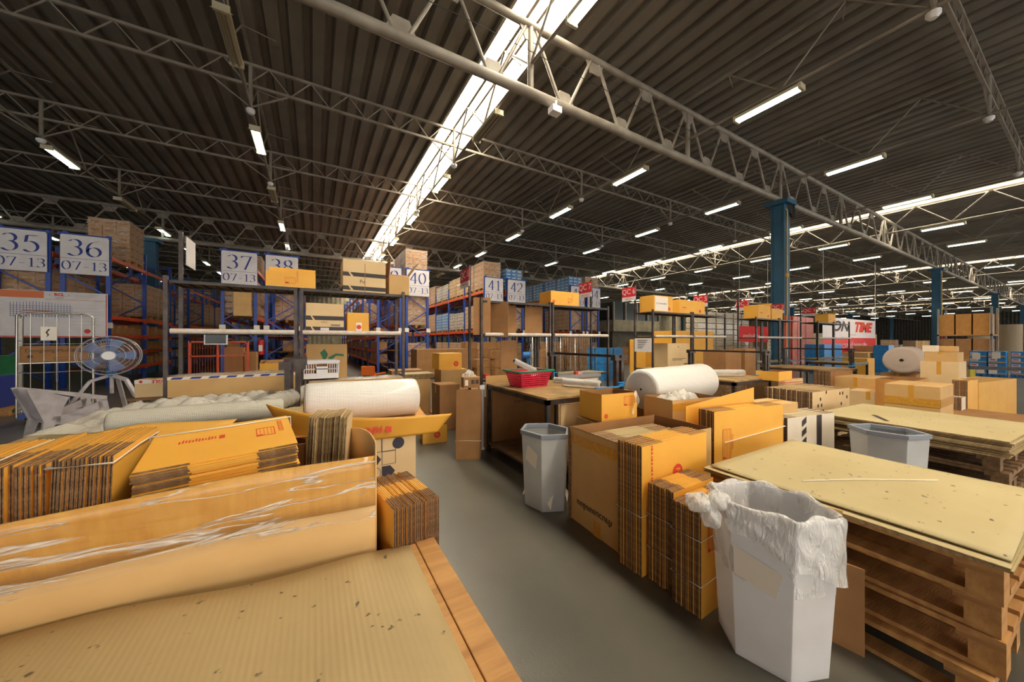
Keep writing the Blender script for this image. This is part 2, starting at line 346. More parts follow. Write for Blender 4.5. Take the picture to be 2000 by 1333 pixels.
corr_wall('wall_back', -32, 48, 130, 48, 0, 8.2, 'wall'); corr_wall('wall_left', -32, -16, -32, 48, 0, 8.2, 'wall_dark'); corr_wall('wall_right', 130, -16, 130, 48, 0, 8.2, 'wall_dark')
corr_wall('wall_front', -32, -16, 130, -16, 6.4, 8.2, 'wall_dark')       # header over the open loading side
# ---- main trusses
ZT, ZB = 7.58, 6.27
COLX = [-6.6, 13.85, 35.5, 59, 81.5, 104]
ROWS = [-11.4, -6.2, -1.25, 3.65, 8.65, 13.85, 19.2, 24.8, 30.1, 35.5, 41.2, 47, 52.9, 59, 64.6, 70.2, 75.8, 81.5, 87, 92.6, 98.4, 104, 110]
def gusset(b, x, z, up):
    s = -1 if up else 1; b.prism([(x-.26, -.012, z), (x+.26, -.012, z), (x+.13, -.012, z+s*.26), (x-.13, -.012, z+s*.26)], (0, .024, 0))
TL = ['nearest long roof truss crossing overhead above the packing benches', 'middle long roof truss crossing above the numbered racks', 'farthest long roof truss near the back wall']
for ti, (y, lab) in enumerate(zip((5.6, 22.4, 39.2), TL)):
    t = thing('roof_truss', lab, 'roof truss', (0, y, 0), 0, 'long roof trusses')
    b = MB(); b.tube((-30, 0, ZB), (126, 0, ZB), .095, 12); b.build('bottom_chord', 'truss', t)
    b = MB(); b.tube((-30, 0, ZT), (126, 0, ZT), .075, 12); b.build('top_chord', 'truss', t)
    gp = MB(); far = MB(); xs = [-21.6, -16.5]+ROWS+[115, 120]
    for i in range(len(xs)-1):
        x0, x1 = xs[i], xs[i+1]; p = (x1-x0)/6; near = ti == 0 and -7 < x0 < 38
        segs = [((x0, ZT), (x0, ZB))]
        for k in range(3): segs += [((x0+2*k*p, ZT), (x0+(2*k+1)*p, ZB)), ((x0+(2*k+1)*p, ZB), (x0+(2*k+2)*p, ZT))]
        for k, ((ax, az), (bx, bz)) in enumerate(segs):
            rr = .06 if k == 0 else .035
            sg = (.14 if bx > ax else -.14) if k else 0
            if near: q = MB(); q.tube((ax+sg*.6, 0, az), (bx-sg*.6, 0, bz), rr, 8, cap=False); q.build('king_post' if k == 0 else 'diagonal_strut', 'truss', t)
            else: far.tube((ax, 0, az), (bx, 0, bz), rr, 5, cap=False)
        for k in range(3): gusset(gp, x0+2*k*p, ZT-.05, True); gusset(gp, x0+(2*k+1)*p, ZB+.05, False)
    if far.v: far.build('diagonal_struts_beyond' if ti == 0 else 'diagonal_strut', 'truss', t)['kind'] = 'stuff'
    gp.build('gusset_plate', 'truss', t)['kind'] = 'stuff'
    if ti == 0:
        b = MB(); b.path([(x, -.13, ZB+.72-.1*math.sin(i*1.3)**2) for i, x in enumerate([q*2.2-2 for q in range(20)])], .008, 4); b.build('cable', 'black_plastic', t)
# ---- columns
def column(x, y, lab, i):
    t = thing('steel_column', lab, 'column', (x, y, 0)); t['kind'] = 'structure'
    b = MB(); s = .2; b.box(-s, s, -s, -s+.05, 0, 6.1).box(-s, s, s-.05, s, 0, 6.1).box(-s+.03, s-.03, -s+.05, s-.05, 0, 6.1).box(-.34, .34, -.34, .34, 6.06, 6.2); b.build('shaft', 'column_blue', t)
    if y < 6:
        b = MB(); b.path([(-.08, -.23, .9), (-.08, -.23, 5.8), (-.11, -.23, 5.86), (-.19, -.23, 5.86)], .018, 6); b.box(-.13, -.03, -.26, -.2, 3.6, 3.72); b.build('conduit', 'conduit_yellow', t)
        b = MB(); b.box(-.27, -.21, -.27, -.21, 0, 2.3).box(.21, .27, -.27, -.21, 0, 2.3); b.build('corner_guard', 'rack_orange', t)
    if x < 20 and y < 6:
        b = MB()
        for k in range(7): b.path([(.1+.12*math.cos(a)+.01*k, -.25-.01*k, 5.95-.02*k+.28*math.sin(a)) for a in [q*math.pi/6 for q in range(12)]], .012, 4, closed=True)
        b.build('cable_coil', 'black_plastic', t)
for i, x in enumerate(COLX):
    for y, where in ((5.6, 'nearest truss'), (22.4, 'middle truss'), (39.2, 'farthest truss')):
        if (x, y) == (-6.6, 5.6): continue
        column(x, y, '%s blue steel column from the left under the %s' % (ORD[i], where), i)
# ---- lattice girders along x
ZL0, ZL1 = 7.30, 7.78
HP = None
YL = [1.4, 9.8, 14, 18.2, 26.6, 30.8, 35, 43.4]
for i, y in enumerate(YL):
    t = thing('lattice_girder', 'light zigzag lattice girder under the roof, %s from the camera' % ORD[i], 'girder', (0, y, 0), 0, 'light lattice girders under the roof')
    tc_, bc, web, dip = MB(), MB(), MB(), MB(); x = -24
    tc_.box(-24, 122, -.03, .03, ZL1-.03, ZL1+.03); bc.box(-24, 122, -.03, .03, ZL0-.03, ZL0+.03)
    st = .42 if i < 5 else .84
    while x < (122 if i > 4 else 70): web.bar((x, 0, ZL0), (x+st, 0, ZL1), .022); web.bar((x+st, 0, ZL1), (x+2*st, 0, ZL0), .022); x += 2*st
    for rx in ROWS:
        if HP is None:
            dip.tube((0, 0, 6.78), (0, 0, ZL1), .045, 6); dip.bar((-.75, 0, ZL0), (0, 0, 6.8), .03); dip.bar((.75, 0, ZL0), (0, 0, 6.8), .03); o = dip.build('hanger_post', 'truss', t); HP = o.data
        else: o = D.objects.new('hanger_post', HP); COL.objects.link(o); o.parent = t
        o.location = (rx, 0, 0)
    tc_.build('top_chord', 'truss', t); bc.build('bottom_chord', 'truss', t); web.build('zigzag_web', 'truss', t)
# ---- V braced lamp rails along y, one above each lamp row
for i, rx in enumerate(ROWS):
    t = thing('lamp_rail', 'v-braced pipe rail running away under the roof, %s lamp row from the left' % (ORD+['twenty first', 'twenty second', 'twenty third'])[i], 'rail', (rx, 0, 0), 0, 'v-braced lamp rails')
    b = MB(); b.tube((0, .5, 6.82), (0, 47.5, 6.82), .035, 6); b.build('pipe', 'truss', t)
    b = MB(); y = 1.4; n = 0; bright = i in (3, 7, 11, 15, 19)
    while y < 47:
        st = 1.05; b.tube((0, y, 6.82), (0, y+st, 7.85), .018 if not bright else .026, 5, cap=False)
        if bright or n % 2 == 0: b.tube((0, y+st, 7.85), (0, y+2*st, 6.82), .018 if not bright else .026, 5, cap=False)
        b.bar((0, y+st, 7.85), (.55, y+st+.2, 7.9), .02); y += 2.1; n += 1
    b.box(-.03, .03, .5, 47.5, 7.84, 7.9); b.build('brace', 'truss', t)
# ---- fluorescent lamps and motion sensors
def make_lamp(lit=True):
    t = thing('fluorescent_lamp', 'x', 'lamp'); L = .62
    b = MB(); b.box(-.1, .1, -L, L, .03, .09).box(-.11, .11, -L-.03, -L+.02, -.02, .1).box(-.11, .11, L-.02, L+.03, -.02, .1)
    b.add([(-.1, -L, .03), (.1, -L, .03), (.15, -L, -.0), (-.15, -L, -.0)], [(0, 1, 2, 3)]); b.build('housing', 'housing', t)
    for s in (-1, 1):
        b = MB(); b.tube((s*.045, -L+.02, .0), (s*.045, L-.02, .0), .022, 8); b.build('tube', 'tube' if lit else 'dead_tube', t)
    b = MB(); b.tube((0, -L*.7, .09), (0, -L*.7, .16), .008, 4).tube((0, L*.7, .09), (0, L*.7, .16), .008, 4); b.build('bracket', 'truss', t); return t
lit0, dead0 = make_lamp(True), make_lamp(False); used = {True: False, False: False}
DEAD = {(3, 0), (3, 2), (2, 2), (2, 4), (1, 5), (5, 6), (4, 7)}
LY = [1.9, 3.75, 7.55, 11.05, 14.85, 18.7, 22.5, 26.3, 30, 33.8, 37.6, 41.4]
SN = {0: 'far left row', 1: 'row left of the sign 37 rack', 2: 'row over the near workbench', 3: 'row beside the big skylight', 4: 'first row right of the big skylight', 5: 'row over the nearest blue column'}
for i, rx in enumerate(ROWS):
    for j, y in enumerate(LY):
        if j == 0 and i != 3: continue
        if i > 12 and j > 8 or i > 8 and j % 2 == i % 2: continue
        lit = (i, j) not in DEAD
        if (i, j) == (2, 1): continue
        loc = (rx, y, 6.62)
        lab = '%s ceiling lamp, %s from the camera, %s' % ('lit' if lit else 'unlit', ORD[j], SN.get(i, '%s row right of the nearest column' % ORD[max(0, i-6)]))
        src = lit0 if lit else dead0
        if not used[lit]: o = src; o.location = loc; o['label'] = lab; o['group'] = 'fluorescent ceiling lamps'; used[lit] = True; kids(o)
        else: o = dup(src, loc, None, lab, 'fluorescent ceiling lamps')
def make_sensor():
    t = thing('ceiling_detector', 'x', 'detector'); b = MB(); b.tube((0, 0, 0), (0, 0, .05), .09, 12).tube((0, 0, -.05), (0, 0, 0), .05, 12, r2=.09); b.build('dome', 'white_plastic', t); return t
s0 = make_sensor(); k = 0
for i in (1, 2, 3, 4, 5, 6, 7):
    for y, yn in ((1.4, 'nearest'), (9.8, 'second'), (14, 'third')):
        lab = 'round white detector, %s girder, %s' % (yn, SN.get(i, '%s row right of nearest column' % ORD[max(0, i-6)]))
        if k == 0: s0.location = (ROWS[i], y, 6.7); s0['label'] = lab; s0['group'] = 'round ceiling detectors'; kids(s0)
        else: dup(s0, (ROWS[i], y, 6.7), None, lab, 'round ceiling detectors')
        k += 1
b = MB(); b.box(-.11, .11, -.06, .12, -.16, -.03).box(-.02, .02, -.02, .02, -.05, .09); tag(b.build('flood_lamp', 'white_plastic', None, (4.15, 5.45, 6.12), bevel=.01), 'small white square floodlight under the nearest roof truss beside the skylight', 'floodlight')
# ================================================================ PALLET RACKING WITH NUMBER SIGNS
def arc(cx, cy, rx, ry, a0, a1, n=12): return [(cx+rx*math.cos(R(a0+(a1-a0)*i/n)), cy+ry*math.sin(R(a0+(a1-a0)*i/n))) for i in range(n+1)]
DG = {'0': [arc(.3, .5, .27, .48, 0, 360, 24)], '1': [[(.16, .84), (.32, .98), (.32, .02)], [(.14, .02), (.5, .02)]],
 '2': [arc(.3, .7, .25, .27, 170, -40, 14)+[(.06, .05), (.56, .05)]], '3': [arc(.28, .74, .22, .23, 150, -80, 12), arc(.26, .28, .27, .28, 85, -145, 14)],
 '4': [[(.6, .3), (.03, .3), (.42, .98), (.42, .0)]], '5': [[(.53, .95), (.17, .95), (.12, .56)], arc(.27, .31, .27, .3, 125, -140, 14)],
 '6': [[(.5, .98)]+arc(.36, .4, .32, .5, 110, 185, 8)+arc(.3, .29, .25, .28, 180, 540, 20)], '7': [[(.05, .84), (.09, .95), (.56, .95), (.24, .0)]], '8': [arc(.3, .74, .2, .22, 0, 360, 18), arc(.3, .27, .26, .26, 0, 360, 20)], '9': [arc(.3, .7, .25, .27, 0, 360, 20), [(.55, .7), (.5, .3), (.3, .06), (.1, .02)]], '-': [[(.06, .36), (.42, .36)]]}
ADV = {'-': .52, '1': .62}
def serif(s, h, m, parent, loc, rot, sx=1):
    polys = []; x = 0
    for ch in s:
        for pl in DG.get(ch, []):
            for i in range(len(pl)-1):
                (x0, y0), (x1, y1) = pl[i], pl[i+1]; nx, ny = .058, .018
                if x1 < x0: x0, y0, x1, y1 = x1, y1, x0, y0
                q = [(x0-nx, y0-ny), (x0+nx, y0+ny), (x1+nx, y1+ny), (x1-nx, y1-ny)]
                polys.append([((x+a)*h*sx, c*h) for a, c in q])
        x += ADV.get(ch, .72)
    W = (x-.1)*h*sx; polys = [[(a-W/2, c-h/2) for a, c in p] for p in polys]
    b = MB()
    for i, p in enumerate(polys): b.prism([(a, c, 0) for a, c in p], (0, 0, .002+.0002*(i % 5)))
    o = b.build('number', m, parent); o.location = loc; o.rotation_euler = rot; return o
Y0, BAY = 16.0, 2.7
RX = {35: (-7.95, -6.9), 36: (-6.7, -5.62), 37: (-2.9, -1.8), 38: (-1.6, -.5), 39: (2.4, 3.45), 40: (3.63, 4.72), 41: (7.57, 8.67), 42: (8.9, 10.05), 43: (13.2, 14.3), 44: (14.5, 15.6)}
NB = 8
def make_frame(wd, hz=4.8):
    b = MB()
    for x in (.05, wd-.05): b.box(x-.05, x+.05, -.04, .04, 0, hz)
    b.box(.1, wd-.1, -.02, .02, hz-.12, hz-.06); z = .25; s = 0
    while z < hz-.5:
        b.bar((.08, 0, z) if s else (wd-.08, 0, z), (wd-.08, 0, z+.62) if s else (.08, 0, z+.62), .04, .03, up=(0, 1, 0)); z += .66; s ^= 1
    return b
fm = make_frame(1.06).build('upright_frame', 'rack_blue'); bm_ = MB(); bm_.box(-.025, .025, .06, BAY-.06, -.06, .06).box(-.035, .035, .04, .1, -.1, .08).box(-.035, .035, BAY-.1, BAY-.04, -.1, .08)
beam = bm_.build('load_beam', 'rack_orange'); FM, BM = fm.data, beam.data; D.objects.remove(fm); D.objects.remove(beam)
shm = MB().box(.06, 1.0, .08, BAY-.08, -.01, .01).build('shelf_board', 'wood_old'); SHM = shm.data; D.objects.remove(shm)
LV = {35: (2.22, 4.11), 36: (.5, 1.05, 1.6, 2.22, 4.11), 37: (.3, 1.0, 1.75, 2.3, 4.11), 38: (.45, 1.0, 1.6, 2.22, 4.11), 39: (.45, 1.0, 1.6, 2.22, 4.11), 40: (2.0, 3.07), 41: (1.95, 4.0), 42: (1.95, 4.0), 43: (1.95, 4.0), 44: (1.95, 4.0)}
LV[40] = (2.0, 4.11)
for n, (x0, x1) in RX.items():
    t = thing('pallet_rack', 'tall blue and orange pallet rack behind the white sign %d' % n, 'rack', (x0, Y0, 0), 0, 'pallet racks with number signs')
    skip = {2} if n in (36, 43) else set()
    for k in range(NB+1):
        o = D.objects.new('upright_frame', FM); COL.objects.link(o); o.parent = t; o.location = (0, k*BAY, 0)
    for z in LV[n]:
        for k in range(NB):
            if k in skip: continue
            for xx in (.02, 1.04):
                o = D.objects.new('load_beam', BM); COL.objects.link(o); o.parent = t; o.location = (xx, k*BAY, z)
            if z < 2: o = D.objects.new('shelf_board', SHM); COL.objects.link(o); o.parent = t; o.location = (0, k*BAY, z+.03)
    # the sign hung on the rack end
    W = x1-x0; s = thing('number_sign', 'white rack end sign with blue number %d above 07-13' % n, 'sign', (x0+W/2, Y0-.09, 4.12), 0, 'white number signs on the rack ends')
    b = MB(); b.box(-W/2+.03, W/2-.03, -.012, .012, -.6, .6); b.build('panel', 'sign_white', s)
    b = MB(); b.box(-W/2+.03, W/2-.03, -.017, -.012, -.13, -.122); b.build('dividing_line', 'ink_blue', s)
    for xx in (-W/2+.01, W/2-.01): MB().box(xx-.03, xx+.03, -.03, .03, .56, .66).build('clamp', 'rack_blue', s)
    MB().box(-W/2, W/2, -.02, .02, .61, .64).build('hanging_bar', 'rack_blue', s)
    for q in (0, 1):
        g_ = MB(); g_.box(-.09, .09, -.006, .006, -.09, .09); g_ = g_.build('location_tag', 'paper', t, (.05 if q else W-.05, -.05, 1.95))
    serif(str(n), .52, 'ink_blue', s, (0, -.0145, .22), FACE['front'], 1.05); serif('07-13', .27, 'ink_blue', s, (0, -.0145, -.34), FACE['front'], 1.1)
# ---- pallet loads
def make_load(kind, hz=1.15, wd=1.0, dp=1.15):
    t = thing('pallet_load', 'x', 'pallet load'); pallet_mesh(t, wd, dp, .14, 'wood')
    m = {'brown': 'load_brown', 'gold': 'load_gold', 'white': 'load_white', 'blue': 'blue_carton'}[kind]
    nx, ny, nz = (3, 3, 5) if kind != 'blue' else (3, 3, 6); b = MB(); cw, cd, ch = wd/nx, dp/ny, (hz-.14)/nz; g = .004
    for i in range(nx):
        for j in range(ny):
            for k in range(nz):
                if 0 < i < nx-1 and 0 < j < ny-1 and k < nz-1: continue
                jj = random.uniform(-.008, .008)
                b.box(i*cw+g+jj, (i+1)*cw-g+jj, j*cd+g, (j+1)*cd-g, .14+k*ch+g, .14+(k+1)*ch)
    b.build('cartons', m, t)
    b = MB()
    mk = 'seam_white' if kind == 'blue' else 'seam' if kind != 'white' else 'ink_blue'
    for i in range(nx):
        for k in range(nz):
            z = .14+k*ch
            b.box(i*cw+cw*.2, i*cw+cw*.8, -.003, -.001, z+ch*.35, z+ch*.62); b.box(wd+.001+.006, wd+.009, i*cd+cd*.2, i*cd+cd*.8, z+ch*.35, z+ch*.62); b.box(-.011, -.009, i*cd+cd*.2, i*cd+cd*.8, z+ch*.35, z+ch*.62)
    b.build('printed_mark', mk, t)
    b = MB(); b.box(-.02, wd+.02, -.02, dp+.02, .1, hz+.006); b.build('stretch_film', 'film', t); return t
LOADS = {}
for kd, hz in (('brown', 1.35), ('gold', 1.2), ('white', 1.1), ('blue', 1.25)): LOADS[kd] = make_load(kd, hz)
started = set()
def put_load(kd, loc, rz, lab, group, sz=1):
    src = LOADS[kd]
    if kd not in started: started.add(kd); kids(src); [kids(c) for c in kids(src)]; o = src; o.location = loc; o.rotation_euler = (0, 0, rz); o['label'] = lab; o['group'] = group
    else: o = dup(src, loc, rz, lab, group)
    o.scale = (1, 1, sz); return o
CN = {'brown': 'brown cartons', 'gold': 'golden film-wrapped cartons', 'white': 'pale printed cartons', 'blue': 'blue and white cartons'}
plan = {  # rack: {level: per bay kinds}
 35: {4.17: '..b...b.', 2.28: 'bb.b.b..'}, 36: {4.17: 'C.......', 2.28: '.b..bb.b'}, 37: {4.17: 'c...b...', 2.36: 'b.bb.b..'}, 38: {4.17: '....b...', 2.28: '.bb..b..'},
 39: {4.17: '........', 2.28: '..bb.b..'}, 40: {4.17: 'Bb.bb..b', 2.06: 'Bbbb.bb.', .0: 'bb..b..b'}, 41: {4.06: 'Bgwbwbgb', 2.01: 'bwWbWwb.', 0: 'bbb.b.b.'},
 42: {4.06: 'Wwb.b...', 2.01: 'bWb.b...', 0: 'b.b.....'}, 43: {4.06: 'WW.b.b..', 2.01: 'bW......', 0: 'bb......'}, 44: {4.06: 'bWb.b...', 2.01: 'bbb.....', 0: 'bb......'}}
KD = {'C': 'brown', 'c': 'brown', 'b': 'brown', 'g': 'gold', 'w': 'white', 'W': 'blue', 'B': 'brown'}
for n, lv in plan.items():
    for z, s in lv.items():
        for k, ch in enumerate(s):
            if ch == '.': continue
            for h in (0, 1):
                kd = KD[ch]
                if ch in 'Cc' and h == 0 or n == 35 and k == 2 and z > 4: continue
                if ch == 'W' and h == 0 and n == 42 and k == 0: pass
                lab = 'pallet of %s, %s level, bay %d %s half behind sign %d' % (CN[kd], 'top' if z > 3 else 'middle' if z > 1 else 'floor', k+1, ('near', 'far')[h], n)
                o = put_load(kd, (RX[n][0]+.03, Y0+k*BAY+.12+h*1.27, z+.02 if z else 0), 0, lab, CN[kd]+' on the pallet racks', {'B': 1.12, 'C': 1.12, 'c': .55}.get(ch, 1.0))
# ---- small cartons on the low shelves of racks 36 and 39
sc = carton('x', (0, 0, 0), 0, .42, .38, .36, 'kraft_dark', bev=0); kids(sc); first = True
for n, xo, lv in ((36, .55, (.56, 1.11, 1.66)), (37, .04, (.36, 1.06)), (39, .04, (.51, 1.06, 1.66)), (38, .55, (.51, 1.06))):
    for li, z in enumerate(lv):
        for k in range(6 if n in (36, 39) else 4):
            if n == 36 and k == 2: continue
            for q in range(5):
                if random.random() < .14: continue
                loc = (RX[n][0]+xo, Y0+k*BAY+.12+q*.5+random.uniform(0, .05), z); lab = 'brown shelf carton, %s place in bay %d, %s shelf up behind sign %d' % (ORD[q], k+1, ORD[li], n)
                if first: o = sc; first = False; o.location = loc; o['label'] = lab; o['group'] = 'brown cartons on the low rack shelves'
                else: o = dup(sc, loc, 0, lab, 'brown cartons on the low rack shelves')
                o.scale = (1, 1, random.uniform(.62, 1.15))
# ---- drawing banner tied under signs 35 and 36
t = thing('printed_banner', 'wide white banner with rack drawing and orange header under signs 35 and 36', 'banner', (-9.3, Y0-.25, 0))
MB().box(0, 3.68, -.006, .006, 1.56, 2.93).build('sheet', 'sign_white', t)
flat([rect(0, 2.72, 2.38, 2.92)], 'banner_orange', t, (0, -.007, 0), FACE['front'])
flat([rect(0, 1.57, 3.66, 1.6), rect(3.64, 1.57, 3.66, 2.9), rect(2.4, 2.69, 3.66, 2.7)], 'ink_red', t, (0, -.007, 0), FACE['front'])
text('RCL', .11, 'ink_red', t, (2.68, -.008, 2.84), FACE['front'], bold=.006); text('Logistics', .05, 'ink_blue', t, (2.68, -.008, 2.75), FACE['front'])
flat([[(2.68+.2*math.cos(a)*s, 2.83+.055*math.sin(a)*s) for a, s in ((q, 1), (q+.2618, 1), (q+.2618, .96), (q, .96))] for q in [R(15*i) for i in range(24)]], 'ink_blue', t, (0, -.009, 0), FACE['front'])
flat([rect(3.0, 2.86-.04*i, 3.0+.5-.07*i, 2.866-.04*i) for i in range(4)]+[rect(2.9, 2.45-.1*i, 3.5, 2.454-.1*i) for i in range(6)], 'ink_grey', t, (0, -.007, 0), FACE['front'])
flat([rect(x, 2.15, x+.008, 2.62-.1*abs(x-2.2)) for x in [1.75+.06*i for i in range(20)]]+[rect(1.75, z, 2.95, z+.008) for z in [2.18+.06*i for i in range(6)]], 'ink_blue', t, (0, -.008, 0), FACE['front'])
flat([rect(1.9+.05*i, 2.3+.02*(i % 4), 2.3+.03*i, 2.31+.02*(i % 4)) for i in range(10)]+[disc(.07, 20, 3.25, 1.75)], 'ink_red', t, (0, -.0085, 0), FACE['front'])
flat([rect(.3+.09*i, 1.62, .305+.09*i, 2.55) for i in range(14)]+[rect(.1, 2.6-.12*i, 1.6, 2.604-.12*i) for i in range(8)], 'ink_grey', t, (0, -.007, 0), FACE['front'])
# ================================================================ BLACK BENCH RACKS (each with six posts)
def bench_rack(label, xs, y0=4.67, y1=5.12, ztop=2.06, zmid=1.55, zlow=.87, tall=(), wrap=True, mm='black_metal', low=True):
    t = thing('bench_rack', label, 'rack', (xs[0], y0, 0), 0, 'black bench racks'); dy = y1-y0; X = [x-xs[0] for x in xs]
    posts = []
    for i in range(len(X)):
        if 0 < i < len(X)-1: posts += [X[i]-.03, X[i]+.03]
        else: posts.append(X[i])
    for i, x in enumerate(posts):
        for y in (0, dy):
            zt = 2.66 if (i, y > 0) in tall else 2.1
            MB().box(x-.017, x+.017, y-.017, y+.017, 0, zt).build('post', 'worn_metal', t)
    for z in (ztop, zmid)+((zlow,) if low else ()):
        for i in range(len(X)-1):
            b = MB(); a, c = X[i]+.03, X[i+1]-.03
            for y in (0, dy): b.box(a, c, y-.015, y+.015, z-.03, z)
            n = int((c-a)/.1)
            for k in range(n+1): b.box(a+(c-a)*k/n-.006, a+(c-a)*k/n+.006, 0, dy, z-.025, z-.005)
            b.build('shelf', mm, t); MB().box(a, c, .02, dy-.02, z-.004, z+.004).build('shelf_panel', 'wood_old' if z > 2 else 'kraft_board', t)
    if wrap:
        for i in range(len(X)-1):
            b = MB(); b.tube((X[i]+.04, -.03, zmid), (X[i+1]-.04, -.03, zmid), .026, 8); b.build('foam_sleeve', 'white_wrap', t)
    return t
RK = [('black steel bench rack at left, carrying striped and yellow boxes', (-1.27, -.15, 1.03)), ('black steel bench rack hung with brown cardboard dividers behind the red basket', (2.17, 3.46, 4.77)),
      ('black steel bench rack under the QC 6 and QC 5 signs', (6.04, 7.38, 8.71)), ('black steel bench rack in front of the nearest blue column', (10.2, 11.5, 12.87)),
      ('black steel bench rack under the QC 1 sign', (14.1, 15.4, 16.8))]
for i, (lab, xs) in enumerate(RK): bench_rack(lab, xs, low=True, tall={0: {(0, True)}, 1: {(0, True), (3, True)}, 2: {(0, True), (3, True)}, 3: {(0, True), (3, True)}, 4: {(0, True), (3, True)}}[i])
def qc(n, x, lab=None, y=5.09):
    t = thing('station_sign', lab or 'small red and white sign reading QC %s on a tall rack post' % n, 'sign', (x, y, 2.33), R(-90), 'red QC station signs')
    MB().box(-.37, 0, -.006, .006, .09, .3).build('red_panel', 'sign_red', t); MB().box(-.37, 0, -.006, .006, 0, .09).build('white_strip', 'sign_white', t)
    text('QC '+n, .16, 'sign_white', t, (-.185, -.008, .2), FACE['front']); text('Quality Control', .03, 'ink_red', t, (-.185, -.008, .045), FACE['front'])
for n, x in (('8', 2.15), ('7', 4.75), ('6', 6.02), ('5', 8.69), ('3', 10.75), ('2', 12.85), ('1', 15.2)): qc(n, x)
o = MB().box(-.005, .005, -.16, .16, 0, .32).build('blank_sign', 'sign_white', None, (-1.235, 5.32, 2.3)); tag(o, 'blank white sign plate on the tall post of the left rack', 'sign')
# ================================================================ WORKBENCHES with film roll frames
def workbench(label, x0, x1, y0, y1, z=.89, group='wooden topped workbenches', fr=True, lowshelf=True):
    t = thing('workbench', label, 'workbench', (x0, y0, 0), 0, group); w, d = x1-x0, y1-y0
    MB().box(0, w, 0, d, z-.02, z).build('tabletop', 'ply', t)
    b = MB(); b.box(0, w, 0, .035, z-.07, z-.02).box(0, w, d-.035, d, z-.07, z-.02).box(0, .035, .035, d-.035, z-.07, z-.02).box(w-.035, w, .035, d-.035, z-.07, z-.02); b.build('apron_rail', 'worn_metal', t)
    for x in (0, w-.045):
        for y in (0, d-.045): MB().box(x, x+.045, y, y+.045, 0, z-.02).build('leg', 'worn_metal', t)
    if lowshelf: MB().box(.01, w-.01, .01, d-.01, .1, .125).build('lower_shelf', 'wood_old', t)
    if fr:
        for y in (.03, d-.1):
            b = MB(); b.box(w-.09, w-.05, y, y+.05, z, z+.39).box(w-.17, w-.13, y, y+.05, z, z+.39).box(w-.2, w-.02, y-.01, y+.06, z+.34, z+.4); b.build('roll_post', 'worn_metal', t)
        MB().box(w-.12, w-.09, 0, d-.05, z+.37, z+.4).build('roll_bar', 'black_metal', t)
        b = MB(); b.path([(w-.05, .02, z+.08), (w-.2, -.02, z+.05), (w-.35, .05, z+.04), (w-.5, .02, z+.05)], .012, 5); b.build('blue_strap', 'blue_strap', t); b = MB(); b.path([(w-.07, d-.12, z+.1), (w-.2, d-.2, z+.12), (w-.3, d-.35, z+.02)], .008, 5)
        b.build('blue_strap', 'blue_strap', t); b = MB()
        for k in range(3): b.path([(w-.1+.05*math.cos(a), .05+.05*math.sin(a), z+.05+.02*k) for a in [q*math.pi/4 for q in range(8)]], .009, 4, closed=True)
        b.build('blue_strap', 'blue_strap', t)
    return t
workbench('workbench holding the red basket, cut board on its lower shelf', 1.97, 3.12, 2.73, 4.08)
workbench('cluttered workbench at left under bubble film sheets', -1.5, .72, 2.85, 4.3, .87, fr=False)
t = thing('roll_stand', 'black double-post roll stand on the cluttered left workbench', 'stand', (-.19, 3.55, .87))
for y in (0, .62):
    b = MB(); b.box(-.03, .01, y, y+.05, 0, .4).box(.05, .09, y, y+.05, 0, .4).box(-.07, .02, y-.01, y+.06, .33, .4).box(.04, .13, y-.01, y+.06, .33, .42); b.build('post', 'worn_metal', t)
MB().box(0, .05, 0, .65, .38, .42).build('bar', 'black_metal', t)
workbench('workbench behind the fat bubble roll, clear film roll on its top', 5.1, 6.2, 2.6, 3.95)
workbench('workbench under the long black bar between third and fourth racks', 8.7, 9.8, 2.6, 3.9)
workbench('low far workbench left of the grey foam roll', 11.9, 12.9, 3.2, 4.2, fr=False)
# ================================================================ FOREGROUND LEFT: board topped pallet stack
t = thing('pallet_stack', 'stacked wooden pallets under the large cardboard sheet in the near left corner', 'pallet', (-1.75, -.25, 0))
for k in range(5):
    sub = MB(); z = k*.142
    for y in (0, .68, 1.37): sub.box(0, 2.0, y, y+.09, z+.022, z+.1)
    for y in (0, .68, 1.37): sub.box(0, 2.0, y, y+.1, z, z+.022)
    sub.build('runner_layer', 'wood_x', t)
    sub = MB(); n = 12
    for i in range(n): sub.box(i*2.06/n, i*2.06/n+.13, 0, 1.46, z+.1, z+.12)
    sub.build('deck_layer', 'wood', t)
b = MB(); b.box(1.94, 2.06, -.02, 1.47, .71, .738); b.build('edge_plank', 'wood', t, bevel=.003); b = MB(); b.box(2.063, 2.13, -.02, 1.48, .70, .736); b.build('edge_plank', 'wood', t, bevel=.003)
b = MB(); b.box(-.1, 1.935, -.02, 1.455, .708, .73); b.build('base_board', 'wood_old', t)
def kb(u, v):                                  # the sheet, gently warped, ragged back edge
    x = -1.9+2.19*u; yb = 1.222+.008*math.sin(x*9)-.10*(x-.2); y = -.35+(yb+.35)*v
    return (x, y, .742+.006*math.sin(x*4+y*3)+.004*math.sin(x*11))
b = MB(); b.grid(kb, 40, 24); o = b.build('cardboard_sheet', 'kraft_sheet', None, solid=.005); tag(o, 'large scuffed ribbed cardboard sheet covering the near left pallets', 'cardboard sheet')
